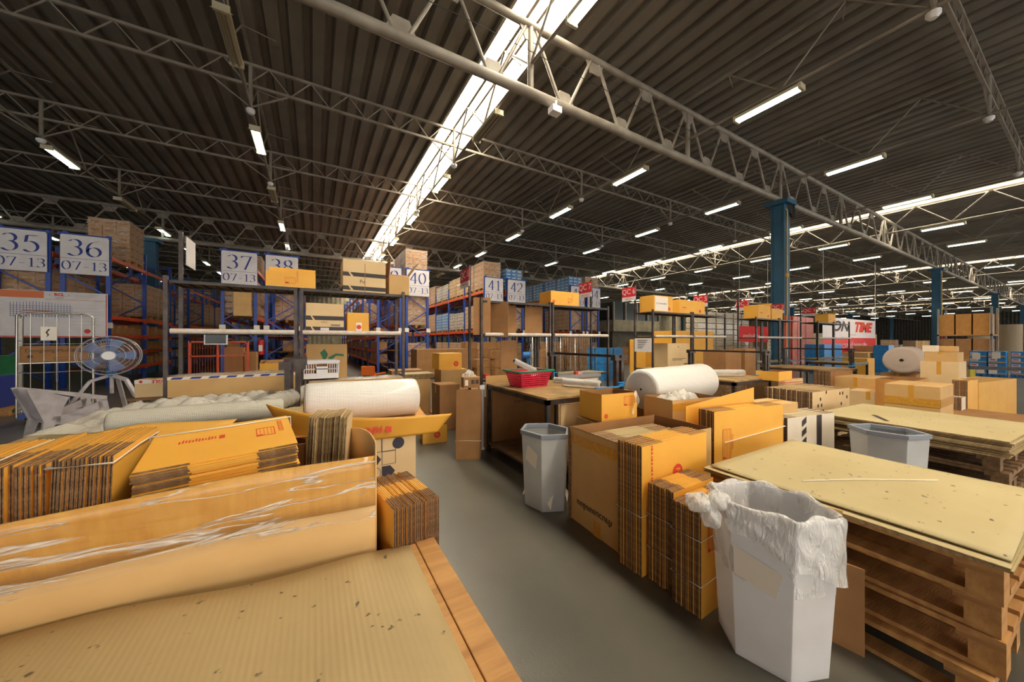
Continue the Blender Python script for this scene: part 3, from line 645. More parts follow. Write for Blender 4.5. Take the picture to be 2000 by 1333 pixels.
# ---- long carton tray behind it, taped and film wrapped
t = thing('long_carton_tray', 'long open kraft tray with tape band and shiny film, holding yellow flattened cartons', 'box', (0, 0, 0))
def fw(s, v, off=0):                           # front wall s 0..1 along, v 0..1 up
    x = -1.8+1.985*s; q = (1-s)/.42; ys_ = 1.266+.075*q+.006*math.sin(s*17); yt_ = 1.288-.06*min(q, 1.3)+.008*math.sin(s*23); y = ys_+(yt_-ys_)*max(0, (v-.66)/.34)
    z = .12+(1.025+.03*s-.006*math.sin(s*14)-.12)*v; return (x, y+off, z)
b = MB(); b.grid(lambda s, v: fw(s, v*.82), 50, 6); b.build('front_wall', 'kraft', t, solid=.006)
b = MB(); b.grid(lambda s, v: fw(s, .82+.18*v-.0, -.001), 50, 4); b.build('taped_band', 'taped', t, solid=.006)
b = MB(); b.grid(lambda s, v: fw(s, .78+.225*v, -.008-.003*math.sin(s*60+v*5)), 120, 10); b.build('stretch_film', 'film', t)
def rw(s, v):
    pts = [(.187, 1.27), (.2, 1.36), (.19, 1.46), (.165, 1.56), (.13, 1.66), (.06, 1.73), (-.03, 1.76)]
    q = s*6; i = min(5, int(q)); f = q-i; x = pts[i][0]*(1-f)+pts[i+1][0]*f; y = pts[i][1]*(1-f)+pts[i+1][1]*f
    return (x, y, .12+(.93+.04*math.sin(s*4))*v)
b = MB(); b.grid(rw, 24, 5); b.build('end_wall', 'kraft', t, solid=.006)
b = MB(); b.box(-1.8, -.02, 1.76, 1.766, .12, 1.0).box(-1.8, -1.794, 1.27, 1.76, .12, 1.0).box(-1.8, .18, 1.275, 1.76, .1, .12); b.build('back_wall', 'kraft_dark', t)
pallet('low wooden pallet under the long kraft tray', (-1.8, 1.28, 0), 0, 2.1, .8, .1)
# stacks inside the tray
MB_SUP = MB().box(-1.7, .12, 1.44, 1.74, .13, .875).build('inner_carton', 'kraft_dark', None); tag(MB_SUP, 'brown filler carton inside the long tray under the yellow bundles', 'box')
def lying(label, corner, rz, W, L, n, th, ztop, m='yellow', tilt=(0, 0), straps=(.3,), group=None):
    """bundle lying flat: sheets stacked up, front edge along local x"""
    t = thing('flattened_carton_bundle', label, 'cardboard bundle', (corner[0], corner[1], ztop-n*th), rz, group, rot=(tilt[0], tilt[1], rz))
    b = MB()
    for x0, x1, mt in ((0, .3*W, 2), (.3*W, .72*W, 1), (.72*W, W, 2)):
        b.box(x0, x1, 0, L, 0, th*.4, (mt, 0, mt, 2, 2, 2)); b.box(x0, x1, 0, L, th*.45, th*.86, (mt, 0, mt, 2, 2, 2))
    f = b.build('flattened_carton', [m, m, 'edge'], t)
    for i in range(n):
        o = f if i == 0 else f.copy()
        if i: COL.objects.link(o)
        o.parent = t; o.location = (random.uniform(-.006, .006), random.uniform(-.008, .008), i*th)
    for sy in straps:
        s = MB(); s.path([(-.01, sy, 0), (-.01, sy+.01, n*th+.003), (W/2, sy, n*th+.004), (W+.01, sy+.02, n*th+.002), (W+.012, sy+.02, 0)], .003, 4); s.build('strap', 'strap', t)
    return t
t = lying('tied bundle of yellow flattened cartons lying flat in the long tray', (-.415, 1.30), R(8), .375, .35, 20, .0062, 1.10, tilt=(R(5), R(-2)))
flat([[(x+.21, y+.12) for x, y in p] for p in form_marks(.055, .09)], 'ink_red', t, (.06, .02, .1232), (0, 0, 0), 'red_print')
flat([rect(.07+.008*i, .17+.003*(i % 3), .074+.008*i, .19+.004*((i*7) % 4)) for i in range(12)]+[rect(.17, .165, .185, .2)], 'ink_red', t, (0, .02, .1238), (0, 0, 0), 'red_print')
# upright sub-bundles in the tray
for k, (x0, n, lean, z) in enumerate(((-.575, 14, .10, .76), (-.69, 14, .13, .75), (-.82, 14, .16, .74), (-.96, 16, .18, .73))):
    bundle('%s of upright yellow cartons in the long tray, %s from the lying bundle' % ('bundle', ORD[k]), (x0+.10, 1.335+.014*k, .88), 0, .37, .262-.006*k, n, .0078, straps=(.245,) if k != 1 else (), group='upright yellow bundles in the long tray', jit=.008, rot=(R(-lean*60+8), 0, R(90+3)), fold=(.42, .99))
def ys(u, v): return (-1.5+1.1*u, 1.80+(min(2.62, 1.5+1.8*u)-1.80)*v if u > .17 else 1.80+.01*v, .99+.012*math.sin(u*7+v*4))
b = MB(); b.grid(ys, 16, 10); o = b.build('cardboard_sheet', 'yellow', None, solid=.006); tag(o, 'big yellow cardboard sheet lying behind the upright bundles, row of small holes', 'cardboard sheet')
carton('big brown carton hidden under the yellow sheet behind the long tray', (-1.2, 1.82, 0), 0, .72, .32, .96, 'kraft_dark')
# kraft folded bundle standing right of the lying bundle
bundle('narrow upright bundle of pale kraft cartons at right end of long tray', (.062, 1.50, .12), R(90), .16, 1.03, 12, .0115, m='kraft_pale', fold=(.0, .0), edge='edge_pale', jit=.012, topm='kraft_pale', rot=(R(3), R(0), R(78)))
carton('open brown carton behind the lying bundle, empty', (-.42, 1.80, 0), 0, .40, .5, .90, 'kraft_dark', open_=1)
# bundles on the aisle side of the tray
b = bundle('yellow flattened cartons standing at the aisle corner of the long tray', (.366, 1.235, .1), R(4), .155, .78, 0 or 1, .006)
D.objects.remove(b.children[0]); D.objects.remove(b)
t = bundle('tall tied bundle of yellow cartons at the aisle corner of the long tray', (.405, 1.245, .02), R(98), .32, .85, 22, .0078, fold=(.3, .68), jit=.008, vstraps=())
# printed carton with geometric pattern
t = carton('pale carton printed with dark circles and arrows beside the aisle', (-.02, 2.02, 0), R(1), .54, .62, .93, 'kraft_pale')
P = []
cs = .075
for r in range(7):
    for c in range(3):
        x0, y0 = .2+c*cs, .86-r*cs; k = (r*3+c*2) % 5
        if k == 0: P.append([(x0, y0), (x0+cs*.6, y0), (x0+cs*.95, y0+cs*.45), (x0+cs*.6, y0+cs*.9), (x0, y0+cs*.9)])
        elif k in (1, 3): P += [[(x0+.037+.034*math.cos(a)*s, y0+.035+.034*math.sin(a)*s) for a, s in ((q, 1), (q+.35, 1), (q+.35, .93), (q, .93))] for q in [i*.35 for i in range(18)]]
        else: P += frame(x0, y0, x0+cs, y0+cs, .0022)
P.append(disc(.033, 20, .44, .898)); flat(P, 'ink_navy', t, (.0, -.001, -.03), FACE['front'], 'geometric_print')
flat([rect(.0, .05+.12*i, .05, .11+.12*i) for i in range(7)], 'ink_navy', t, (.5415, .03, 0), FACE['right'], 'dark_check_tape')
flat([rect(.0, 0, .05, .9)], 'paper', t, (.541, .03, 0), FACE['right'], 'tape_ground')
# ---- curved yellow carton cradling the bubble roll
def boat(u, v):
    x = -.22+.94*u; bow = (2*u-1)**2; zt = 1.04+.07*(1-u)**3-.028*u; y = 1.975+.03*v+.28*(1-u)**4
    return (x+(.07*v if u < .5 else -.08*v)*(abs(2*u-1)**3), y, zt-(zt-(.905+.05*(1-u)**4))*v)
b = MB(); b.grid(boat, 30, 8); t = thing('curved_cardboard', 'bent yellow cardboard cradle in front of the clear bubble roll', 'cardboard', (0, 0, 0)); b.build('panel', 'yellow', t, solid=.006)
def boat2(u, v): x, y, z = boat(u, v); return (x, 3.35-(y-2.6), z)
b = MB(); b.grid(lambda u, v: (-.16+.82*u, 2.12+.42*v, .942+.002*math.sin(9*u)+.06*v**4), 12, 4); b.build('floor_panel', 'yellow_in', t, solid=.005)
flat([rect(.0+.012*i, .003*(i % 3), .007+.012*i, .03+.006*((i*5) % 3)) for i in range(11)]+[rect(.145, .0, .175, .045)], 'ink_red', t, (.2, 1.984, .945), (R(78), 0, 0), 'red_print')
roll('clear bubble wrap roll lying in the bent yellow cardboard', (-.05, 2.36, 1.078), (.61, 2.38, 1.072), .122, 'bubble', .04, group=None)
# ---- film and bubble sheets on the left bench
def heap(x0, x1, y0, y1, z, a, m, label, name='bubble_film_sheet', seed=0, nx=50, ny=30):
    def f(u, v):
        x = x0+(x1-x0)*u; y = y0+(y1-y0)*v; e = min(1, 6*min(u, 1-u, v, 1-v)+.1)
        h = a*e*(.5+.3*math.sin(6*u+seed)*math.cos(5*v+seed)+.2*math.sin(17*u+9*v+seed)+.12*math.sin(31*u-13*v)+.08*math.sin(50*v+20*u)); return (x+.02*math.sin(9*v), y+.02*math.sin(11*u+seed), z+max(.004, h))
    b = MB(); b.grid(f, nx, ny); return tag(b.build(name, m, None), label, 'film sheet')
heap(-1.45, .1, 2.95, 3.5, .874, .03, 'kraft_board', 'yellowish board partly covered by bubble film on left bench', 'cardboard_sheet', 4)
heap(-1.4, -.3, 3.0, 3.75, .905, .13, 'film_bubble', 'crumpled clear bubble film heap on the cluttered left bench', seed=1)
heap(-1.2, -.2, 3.5, 4.15, .89, .12, 'film_bubble', 'second bubble film heap lying nearer the film-wrapped long carton', seed=2.2)
roll('slack bubble wrap roll lying along the front edge of the left bench', (-1.0, 2.8, .985), (-.18, 2.86, .985), .07, 'bubble_dull', .01)
roll('small clear film roll with dark core beside the black roll stand', (-.32, 3.2, .96), (-.02, 3.95, .96), .07, 'film_heavy', .035, 'film_roll')
t = carton('long low kraft carton sealed in glossy film on the left rack', (-1.22, 4.52, .9), 0, 1.1, .32, .2, 'kraft')
heap(-1.24, -.1, 4.5, 4.86, 1.101, .02, 'film_heavy', 'glossy film over the long low carton on the left rack', 'stretch_film', 3)
flat([[(.02+.14*i, 0), (.1+.14*i, 0), (.12+.14*i, .02), (.04+.14*i, .02)] for i in range(7)], 'ink_blue', t, (0, -.003, .175), FACE['front'], 'striped_tape')
flat([rect(0, -.004, 1.1, .024)], 'paper', t, (0, -.002, .175), FACE['front'], 'tape_ground')
t = carton('small carton with upside-down red FRAGILE tape left of the left rack', (-1.66, 5.2, .84), R(-3), .36, .22, .19, 'kraft_pale')
flat([rect(0, .15, .40, .19)], 'paper', t, (0, -.0015, 0), FACE['front'], 'tape_ground'); text('FRAGILE', .045, 'ink_red', t, (.22, -.003, .17), (R(90), R(180), 0), bold=.002)
flat([disc(.015, 12, .05, .17)], 'ink_red', t, (0, -.003, 0), FACE['front'])
MB2 = MB().box(-1.7, -1.29, 5.15, 5.6, .815, .838).box(-1.69, -1.65, 5.17, 5.21, 0, .815).box(-1.34, -1.3, 5.17, 5.21, 0, .815).box(-1.69, -1.65, 5.55, 5.59, 0, .815).box(-1.34, -1.3, 5.55, 5.59, 0, .815)
tag(MB2.build('side_table', 'wood_old', None), 'small dark side table under the FRAGILE carton', 'table')
t = carton('low kraft carton behind the clear bubble roll on the left rack', (-.05, 4.5, .9), 0, 1.05, .34, .08, 'kraft')
heap(-.06, 1.0, 4.48, 4.86, .985, .015, 'film_heavy', 'glossy film over the low carton behind the bubble roll', 'stretch_film', 5)
b = MB(); b.grid(lambda u, v: (.5+.5*u, 4.2+.22*v, .92+.03*math.sin(3.1*u)), 10, 4); tag(b.build('plastic_sheet', 'blue_plastic', None, solid=.004), 'folded blue plastic sheet behind the clear bubble roll', 'plastic sheet')
# ---- boxes on the left rack
ST = 'ink_black'
def stripes(t, w, h, zs, loc=(0, -.0012, 0), rot=FACE['front']):
    P = []
    for z in zs: P += [[(0, z), (w*.12, z), (w*.18-.0, z+.0), (w*.12, z+.05), (0, z+.05)], [(w*.24, z), (w, z), (w, z+.05), (w*.16, z+.05)]]
    flat(P, ST, t, loc, rot, 'stripe_print')
t = carton('pale striped box sitting highest on the left rack, taped down the middle', (.31, 4.68, 2.065), 0, .50, .44, .40, 'kraft_pale'); stripes(t, .5, .36, (.19,)); stripes(t, .5, .36, (.02,)); stripes(t, .44, .36, (.02,), (-.0012, .44, 0), FACE['left'])
text('Fu', .06, ST, t, (.22, -.002, .13), FACE['front']); flat([rect(.248, 0, .254, .36)], 'seam', t, (0, -.002, 0), FACE['front'])
t = carton('pale striped box on the middle shelf of the left rack', (-.08, 4.69, 1.56), 0, .40, .4, .34, 'kraft_pale'); stripes(t, .4, .34, (.14,)); stripes(t, .4, .34, (.01,)); text('N-B-C', .025, ST, t, (.19, -.002, .115), FACE['front']); flat([rect(.15, -.02, .24, .05)], 'sign_white', t, (0, -.002, .0), FACE['front'], 'paper_label')
flat([rect(.26, .07, .36, .072+.02)], 'ink_grey', t, (0, -.002, 0), FACE['front'])
t = carton('yellow box with white sticker on the middle shelf of the left rack', (.36, 4.70, 1.56), 0, .25, .36, .245, 'yellow', tape=None); flat([rect(.1, .01, .165, .12)], 'paper', t, (0, -.001, 0), FACE['front'], 'paper_label'); flat([disc(.028, 18, .132, .065)], 'ink_red', t, (0, -.002, 0), FACE['front'])
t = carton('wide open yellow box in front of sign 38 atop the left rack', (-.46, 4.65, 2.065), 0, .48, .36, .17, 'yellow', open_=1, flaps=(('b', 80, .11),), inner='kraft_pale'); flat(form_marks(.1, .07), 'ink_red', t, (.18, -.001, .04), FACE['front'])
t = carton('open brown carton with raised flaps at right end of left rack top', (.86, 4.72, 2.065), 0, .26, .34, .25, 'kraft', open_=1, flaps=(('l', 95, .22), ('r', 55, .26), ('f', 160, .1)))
# white crate and green-leaf carton on the rack's bench shelf
t = thing('plastic_crate', 'white slotted plastic crate on the left rack bench', 'crate', (-.1, 4.62, 1.0), 0); w_, d_, h_ = .36, .3, .22
b = MB(); b.box(0, w_, 0, d_, 0, .008); b.box(0, w_, 0, .01, 0, .07).box(0, w_, 0, .01, .18, h_).box(.12, .24, 0, .01, .07, .15)
for x in [.0+.024*i for i in range(6)]+[.24+.024*i for i in range(6)]: b.box(x, x+.007, 0, .01, .07, .18)
b.box(0, w_, 0, .01, .115, .125); b.box(0, .01, .01, d_, 0, h_).box(w_-.01, w_, .01, d_, 0, h_).box(0, w_, d_-.01, d_, 0, h_); b.box(-.012, w_+.012, -.012, 0, h_-.03, h_); b.build('body', 'white_plastic', t); MB().box(.02, w_-.02, .05, d_-.03, .01, .19).build('slot_shade_block', 'kraft_dark', t)  # brown block added inside the crate so its slots look dark and shaded
MB().box(-.0, .36, 4.60, 4.86, .988, .998).build('tmp', 'white_plastic'); D.objects.remove(D.objects['tmp'])
t = carton('brown carton with green leaf print behind the white crate', (-.08, 4.98, .88), 0, .46, .12, .53, 'kraft'); flat([[(.2, .3), (.15, .42), (.2, .47), (.24, .4)], [(.26, .3), (.24, .36), (.33, .41), (.42, .4), (.42, .37), (.33, .38)]], 'green_carton', t, (0, -.002, 0), FACE['front'], 'leaf_print')
# ================================================================ LEFT BACKGROUND
# fan
t = thing('pedestal_fan', 'large wire-guarded pedestal fan with blue blades on a tripod', 'fan', (-2.82, 7.98, 0), R(12))
t.scale = (1.13, 1.13, 1.0)
zc = 1.22
b = MB()
for y, rs in ((-.11, (.07, .16, .25, .30)), (-.04, (.31,)), (.04, (.31, .2, .1))):
    for r in rs: b.path([(r*math.cos(a), y, zc+r*math.sin(a)) for a in [2*math.pi*i/36 for i in range(36)]], .0035, 4, closed=True)
for i in range(60):
    a = 2*math.pi*i/60; c, s = math.cos(a), math.sin(a); b.path([(.06*c, -.115, zc+.06*s), (.2*c, -.115, zc+.2*s), (.29*c, -.09, zc+.29*s), (.31*c, -.02, zc+.31*s), (.29*c, .03, zc+.29*s), (.1*c, .05, zc+.1*s)], .0013, 3)
b.build('wire_guard', 'fan_wire', t)
b = MB(); b.tube((0, -.125, zc), (0, -.11, zc), .065, 20); b.build('guard_badge', 'white_plastic', t)
for k in range(5):
    b = MB(); a0 = 2*math.pi*k/5
    b.grid(lambda u, v: ((.06+.2*v)*math.cos(a0+(u-.5)*(.75-.1*v)), -.05+.035*(u-.5), zc+(.06+.2*v)*math.sin(a0+(u-.5)*(.75-.1*v))), 6, 5); b.build('blade', 'fan_blade', t, solid=.002)
b = MB(); b.tube((0, .04, zc), (0, .22, zc), .075, 16).tube((0, -.06, zc), (0, .04, zc), .02, 8); b.build('motor', 'blue_plastic', t)
b = MB(); b.tube((0, .1, .6), (0, .1, zc), .022, 10); b.build('pole', 'grey_plastic', t); b = MB(); b.tube((0, .1, .88), (0, .1, .99), .05, 12); b.build('height_collar', 'blue_plastic', t)
for ang in (200, 320, 80):
    dx, dy = math.cos(R(ang)), math.sin(R(ang)); b = MB(); b.bar((0, .1, .9), (.2*dx, .1+.2*dy, .82), .05, .04).bar((.2*dx, .1+.2*dy, .82), (.62*dx, .1+.62*dy, .0), .045, .035); b.build('leg', 'grey_plastic', t)
# armchair
t = thing('plastic_armchair', 'dirty light grey plastic armchair with angular arm cutouts', 'chair', (-2.95, 7.15, 0), R(38))
def slab(pts, y0, th, name, m='grey_plastic'):
    b = MB(); b.prism([(x, y0, z) for x, z in pts], (0, th, 0)); return b.build(name, m, t, bevel=.006)
for y in (-.27, .24):
    b = MB()
    for pl in ([(-.38, .84), (-.24, .80), (-.04, .70), (-.10, .56), (-.12, .38), (-.24, .38)], [(-.38, .84), (-.30, .84), (.30, .67), (.30, .60)], [(.20, .63), (.30, .63), (.34, .36), (.25, .36)], [(-.20, .36), (.30, .36), (.29, .47), (-.18, .47)], [(.26, .62), (.26, .50), (.02, .44), (-.06, .46)]):
        b.prism([(x, y, z) for x, z in pl], (0, .03, 0))
    b.build('arm_panel', 'grey_plastic', t)
b = MB(); b.grid(lambda u, v: (-.20-.16*v-.03*math.sin(math.pi*u), -.26+.52*u, .40+.45*v-.03*abs(2*u-1)*v), 10, 8); b.build('backrest', 'grey_plastic', t, solid=.018)
b = MB(); b.box(-.24, .28, -.25, .25, .39, .415); b.build('seat', 'grey_plastic', t, bevel=.008)
for x, y, dx in ((.25, -.24, .06), (.25, .24, .06), (-.2, -.24, -.08), (-.2, .24, -.08)):
    b = MB(); s = 1 if y > 0 else -1; b.add([(x-.05, y-.03, .42), (x+.05, y-.03, .42), (x+.05, y+.03, .42), (x-.05, y+.03, .42), (x+dx-.02, y+.03*s-.02, 0), (x+dx+.02, y+.03*s-.02, 0), (x+dx+.02, y+.03*s+.02, 0), (x+dx-.02, y+.03*s+.02, 0)],
        [(0, 1, 2, 3), (7, 6, 5, 4), (0, 4, 5, 1), (1, 5, 6, 2), (2, 6, 7, 3), (3, 7, 4, 0)]); b.build('leg', 'grey_plastic', t)
# roller cage
t = thing('roller_cage', 'chrome wire roller cage with paper note, brown carton inside', 'cage trolley', (-4.34, 9.2, 0), R(20)); W_, D_, Z_ = .82, .6, 1.95
for y in (0, D_):
    b = MB(); b.path([(0, y, .15), (0, y, Z_-.06), (.06, y, Z_), (W_-.06, y, Z_), (W_, y, Z_-.06), (W_, y, .15)] if y else [(0, y, .15), (0, y, Z_-.06), (.06, y, Z_), (W_-.06, y, Z_), (W_, y, Z_-.06), (W_, y, .15)], .016, 8); b.build('side_frame', 'chrome', t)
for x in (0, W_):
    b = MB()
    for k in range(7): y = D_*(k+.5)/7; b.tube((x, y, .2), (x, y, Z_-.1), .004, 4)
    for z in (.25, .9, 1.45, Z_-.05): b.tube((x, 0, z), (x, D_, z), .007, 5)
    b.build('end_grid', 'chrome', t)
b = MB()
for k in range(1, 6): b.tube((W_*k/6, 0, .2), (W_*k/6, 0, Z_-.02), .006, 5)
for z in (.3, .9, 1.4): b.tube((0, 0, z), (W_, 0, z), .006, 5)
b.build('front_grid', 'chrome', t)
b = MB(); b.box(0, W_, 0, D_, .13, .17); b.build('base', 'rack_blue', t)
for x in (.1, W_-.1):
    for y in (.08, D_-.08): b = MB(); b.tube((x-.02, y, .06), (x+.02, y, .06), .06, 14).box(x-.03, x+.03, y-.02, y+.02, .07, .13); b.build('caster', 'black_plastic', t)
for z in (1.06,):
    b = MB(); b.box(.0, W_, 0, D_, z, z+.015); b.build('shelf', 'chrome', t)
flat([rect(0, 0, .17, .24)], 'paper', t, (.24, -.024, 1.46), FACE['front'], 'paper_note'); flat([[(.06, .05), (.09, .1), (.07, .14), (.1, .2), (.08, .2), (.05, .14), (.07, .1)]], 'ink_black', t, (.24, -.026, 1.46), FACE['front'])
q = carton('brown printed carton resting inside the chrome roller cage', (-4.33, 9.25, 1.08), R(20), .74, .45, .28, 'kraft_dark'); text('Dongfeng Motor', .08, 'ink_black', q, (.32, -.003, .2), FACE['front']); text('Dong', .08, 'ink_black', q, (.64, -.003, .2), FACE['front'])
flat(frame(.35, .03, .55, .08, .004)+frame(.3+.2, .22, .64, .28, .004)+[disc(.03, 12, .1, .1)], 'ink_black', q, (0, -.003, 0), FACE['front'])
# left edge pallets with folded board and yellow helmet
for k in range(3): pallet('wooden pallet at the left edge beside the armchair, %s of the pile' % ('bottom', 'middle', 'top')[k], (-3.15, 3.45, .165*k), R(-8), 1.0, 1.15, .16, 'wood_old', 'left edge pallets')
b = MB(); b.grid(lambda u, v: (-3.1+.9*u, 3.6+.75*v, .505+.14*math.sin(min(1, v*1.6)*1.7)*(1-.15*u)), 6, 10); tag(b.build('folded_cardboard', 'kraft_dark', None, solid=.006), 'folded brown board with white strap on the left edge pallets', 'cardboard')
t = thing('hard_hat', 'yellow plastic hard hat on the folded board at the left edge', 'helmet', (-2.66, 3.95, .66))
b = MB(); b.grid(lambda u, v: ((.115*math.cos(2*math.pi*u))*math.cos(v*1.5708), .14*math.sin(2*math.pi*u)*math.cos(v*1.5708), .02+.13*math.sin(v*1.5708)), 28, 8); b.build('shell', 'yellow_plastic', t)
b = MB(); b.grid(lambda u, v: ((.112+.035*v)*math.cos(2*math.pi*u), (.137+.035*v)*math.sin(2*math.pi*u), .022-.012*v), 28, 2); b.build('brim', 'yellow_plastic', t, solid=.004)
# stored goods behind the cage
for k, (x, y, z, w_, d_, h_, m, lab) in enumerate(((-8.6, 10.6, .15, .9, .8, .5, 'yellow', 'large yellow carton at the far left floor behind the roller cage'), (-8.6, 10.6, .65, .9, .8, .45, 'yellow_in', 'darker yellow carton stacked on the large yellow one at far left'),
      (-7.1, 10.9, .15, .55, .5, .33, 'green_carton', 'green printed box, lower left of four behind the cage'), (-6.5, 10.9, .15, .55, .5, .33, 'green_carton', 'green printed box, lower right of four behind the cage'), (-7.1, 10.9, .48, .55, .5, .33, 'green_carton', 'green printed box, upper left of four behind the cage'),
      (-6.5, 10.9, .48, .55, .5, .33, 'green_carton', 'green printed box, upper right of four behind the cage'), (-5.75, 10.7, .15, .5, .45, .62, 'ink_blue', 'dark blue printed carton seen through the cage'), (-8.9, 12.4, .0, 2.6, 1.1, 1.1, 'green_carton', 'long dark green crate under the drawing banner'))):
    carton(lab, (x, y, z), 0, w_, d_, h_, m, tape=None)
pallet('wooden pallet under the green boxes and blue carton', (-7.2, 10.6, 0), 0, 2.1, .9, .15); pallet('wooden pallet under the yellow cartons at far left', (-8.7, 10.55, 0), 0, 1.1, .95, .15)
def jack(label, loc, rz):
    t = thing('pallet_jack', label, 'pallet jack', loc, rz)
    b = MB(); b.box(0, 1.1, 0, .15, .06, .12).box(0, 1.1, .4, .55, .06, .12).box(-.2, .05, .05, .5, .08, .45); b.build('forks', 'jack_orange', t, bevel=.01)
    b = MB(); b.path([(-.1, .27, .4), (-.25, .27, 1.15), (-.25, .17, 1.22), (-.25, .37, 1.22), (-.25, .27, 1.15)], .02, 6); b.build('handle', 'black_plastic', t)
    b = MB(); b.tube((-.12, .12, .08), (-.12, .42, .08), .08, 12); b.build('wheel', 'black_plastic', t)
jack('orange hand pallet jack behind the chrome roller cage', (-6.2, 9.5, 0), R(-20)); jack('orange hand pallet jack at the foot of rack 39', (2.15, 14.6, 0), R(60))
# aisle end goods near 37, 38, 40
t = thing('platform_scale', 'floor scale with white framed display on a stand by rack 37', 'scale', (-2.3, 12.3, 0)); MB().box(-.1, .5, -.1, .5, 0, .1).build('platform', 'steel_top', t); MB().tube((0, 0, .1), (0, 0, 1.35), .03, 8).build('stand', 'rack_orange', t); MB().box(-.28, .22, -.05, .02, 1.35, 1.68).build('display_frame', 'white_plastic', t); MB().box(-.25, .19, -.054, -.05, 1.38, 1.65).build('display', 'screen', t)
t = thing('fire_extinguisher', 'red fire extinguisher hanging between the posts of racks 37 and 38', 'fire extinguisher', (-1.7, 15.75, .95)); MB().tube((0, 0, 0), (0, 0, .5), .1, 14).tube((0, 0, .5), (0, 0, .56), .09, 14, r2=.03).build('cylinder', 'extinguisher', t); MB().box(-.06, .06, -.104, -.1, .12, .35).build('label_plate', 'paper', t); MB().path([(0, 0, .56), (.08, -.03, .6), (.14, -.04, .45), (.13, -.04, .2)], .014, 5).build('hose', 'black_plastic', t)
carton('tall brown carton standing beside the scale', (-2.35, 13.4, 0), 0, .45, .5, 1.25, 'kraft_dark'); carton('second tall brown carton beside the scale, nearer sign 37', (-1.88, 13.5, 0), 0, .3, .5, 1.1, 'kraft_dark')
carton('open yellow carton on the floor below the signs 37 and 38', (-1.35, 12.2, 0), 0, .55, .4, .8, 'yellow', open_=1, flaps=(('f', 165, .35), ('l', 150, .2)))
carton('small brown carton on the low beam of rack 37', (-2.5, 15.7, 2.36), 0, .5, .5, .9, 'kraft') 
MB_ = MB(); 
for i, x in enumerate((-3.0, -1.7)): MB_.box(x-.03, x+.03, 12.8, 12.86, 0, 1.45)
MB_.box(-3, -1.7, 12.8, 12.84, 1.0, 1.04).box(-3, -1.7, 12.8, 12.84, 1.4, 1.45).box(-3, -1.7, 12.8, 12.84, .1, .14)
for i in range(21): MB_.box(-2.97+.06*i, -2.965+.06*i, 12.82, 12.826, .1, 1.4)
tag(MB_.build('mesh_barrier', 'rack_orange', None), 'orange framed wire mesh barrier in front of racks 36 and 37', 'barrier')
pallet('wooden pallet under the wide kraft load at rack 40', (3.3, 12.9, 0), 0, 2.2, 1.0)
carton('wide film-wrapped kraft load on the floor before sign 40', (3.35, 12.95, .155), 0, 2.1, .9, .98, 'kraft_dark')
t = thing('safety_post', 'yellow corner guard post at the foot of rack 40', 'guard post', (4.95, 15.6, 0)); MB().box(-.06, .06, -.06, .06, 0, .9).build('post', 'guard_yellow', t)
t = thing('safety_post', 'short yellow guard post behind the hanging cardboard dividers', 'guard post', (10.3, 15.6, 0)); MB().box(-.06, .06, -.06, .06, 0, .9).build('post', 'guard_yellow', t)
# staging piles between racks and benches (real separate cartons)
k = 0
src = None
for x, y, zs in ((5.2, 14.4, 3), (6.0, 14.6, 4), (6.6, 13.9, 4), (7.2, 13.9, 4), (7.9, 14.2, 4), (5.7, 12.7, 2), (6.4, 12.4, 3), (9.6, 13.4, 4), (10.3, 13.6, 4), (11.0, 13.4, 5), (11.7, 13.4, 5), (8.7, 12.2, 3), (12.6, 13.9, 3), (13.2, 13.6, 3), (17.2, 15.6, 3), (18.2, 15.6, 4)):
    for l in range(zs):
        lab = 'brown staging carton, %s up in the %s stack from sign 40 rightwards' % (ORD[l], ORD[k]); loc = (x+random.uniform(-.03, .03), y, .355*l)
        if src is None: src = carton(lab, loc, 0, .6, .5, .35, 'kraft_dark', group='brown staging cartons before the racks'); kids(src)
        else: dup(src, loc, random.uniform(-.04, .04), lab, 'brown staging cartons before the racks')
    k += 1
# ================================================================ MID AISLE GROUP
def logo(t, x, z, r=.045, s='Fa', face='front', off=-.0015, rotz=0):
    loc = (x, off, z) if face == 'front' else (off, x, z)
    flat([disc(r, 24)], 'ink_red', t, loc, FACE[face], 'round_logo'); e = list(FACE[face]); m = Euler(e).to_matrix() @ Matrix.Rotation(rotz, 3, 'Z')
    loc2 = (x, off-.0012, z) if face == 'front' else (off-.0012, x, z)
    text(s, r*1.2, 'yellow', t, loc2, m.to_euler(), name='logo_letters')
t = bundle('tall tied bundle of grey-brown cartons leaning beside the workbench', (1.50, 3.98, 0), R(62), .30, .84, 18, .0125, m='kraft_dark', fold=(0, 0), topm='edge', straps=(.22,), jit=.006, edge='edge', rot=(R(-7), 0, R(62-90)))
t = carton('small brown carton with handling symbols on the grey-brown bundle', (1.62, 4.02, .86), R(-14), .21, .2, .13, 'kraft_dark')
flat([rect(.1, .05, .13, .1), rect(.14, .05, .15, .1), rect(.16, .05, .19, .1)], 'ink_black', t, (0, -.002, 0), FACE['front']); flat([rect(.02, .03, .06, .1)], 'paper', t, (0, -.002, 0), FACE['front'], 'paper_label')
heap(1.66, 1.80, 4.06, 4.18, .99, .09, 'film_heavy', 'crumpled clear plastic bag on the small carton with handling symbols', 'plastic_bag', 1, 16, 12)
t = carton('yellow open carton with round red logo on the floor by the leaning bundle', (1.32, 4.78, 0), R(-8), .34, .3, .26, 'yellow', open_=1, flaps=(('l', 60, .12),)); logo(t, .2, .12)
heap(1.38, 1.6, 4.84, 5.02, .18, .14, 'film_heavy', 'crumpled clear film in the yellow carton on the floor', 'plastic_film', 2, 16, 12)
t = carton('yellow sealed box with red round logo on the mid-aisle pile', (2.0, 6.15, .92), R(4), .46, .36, .30, 'yellow'); logo(t, .34, .1, .05, 'G')
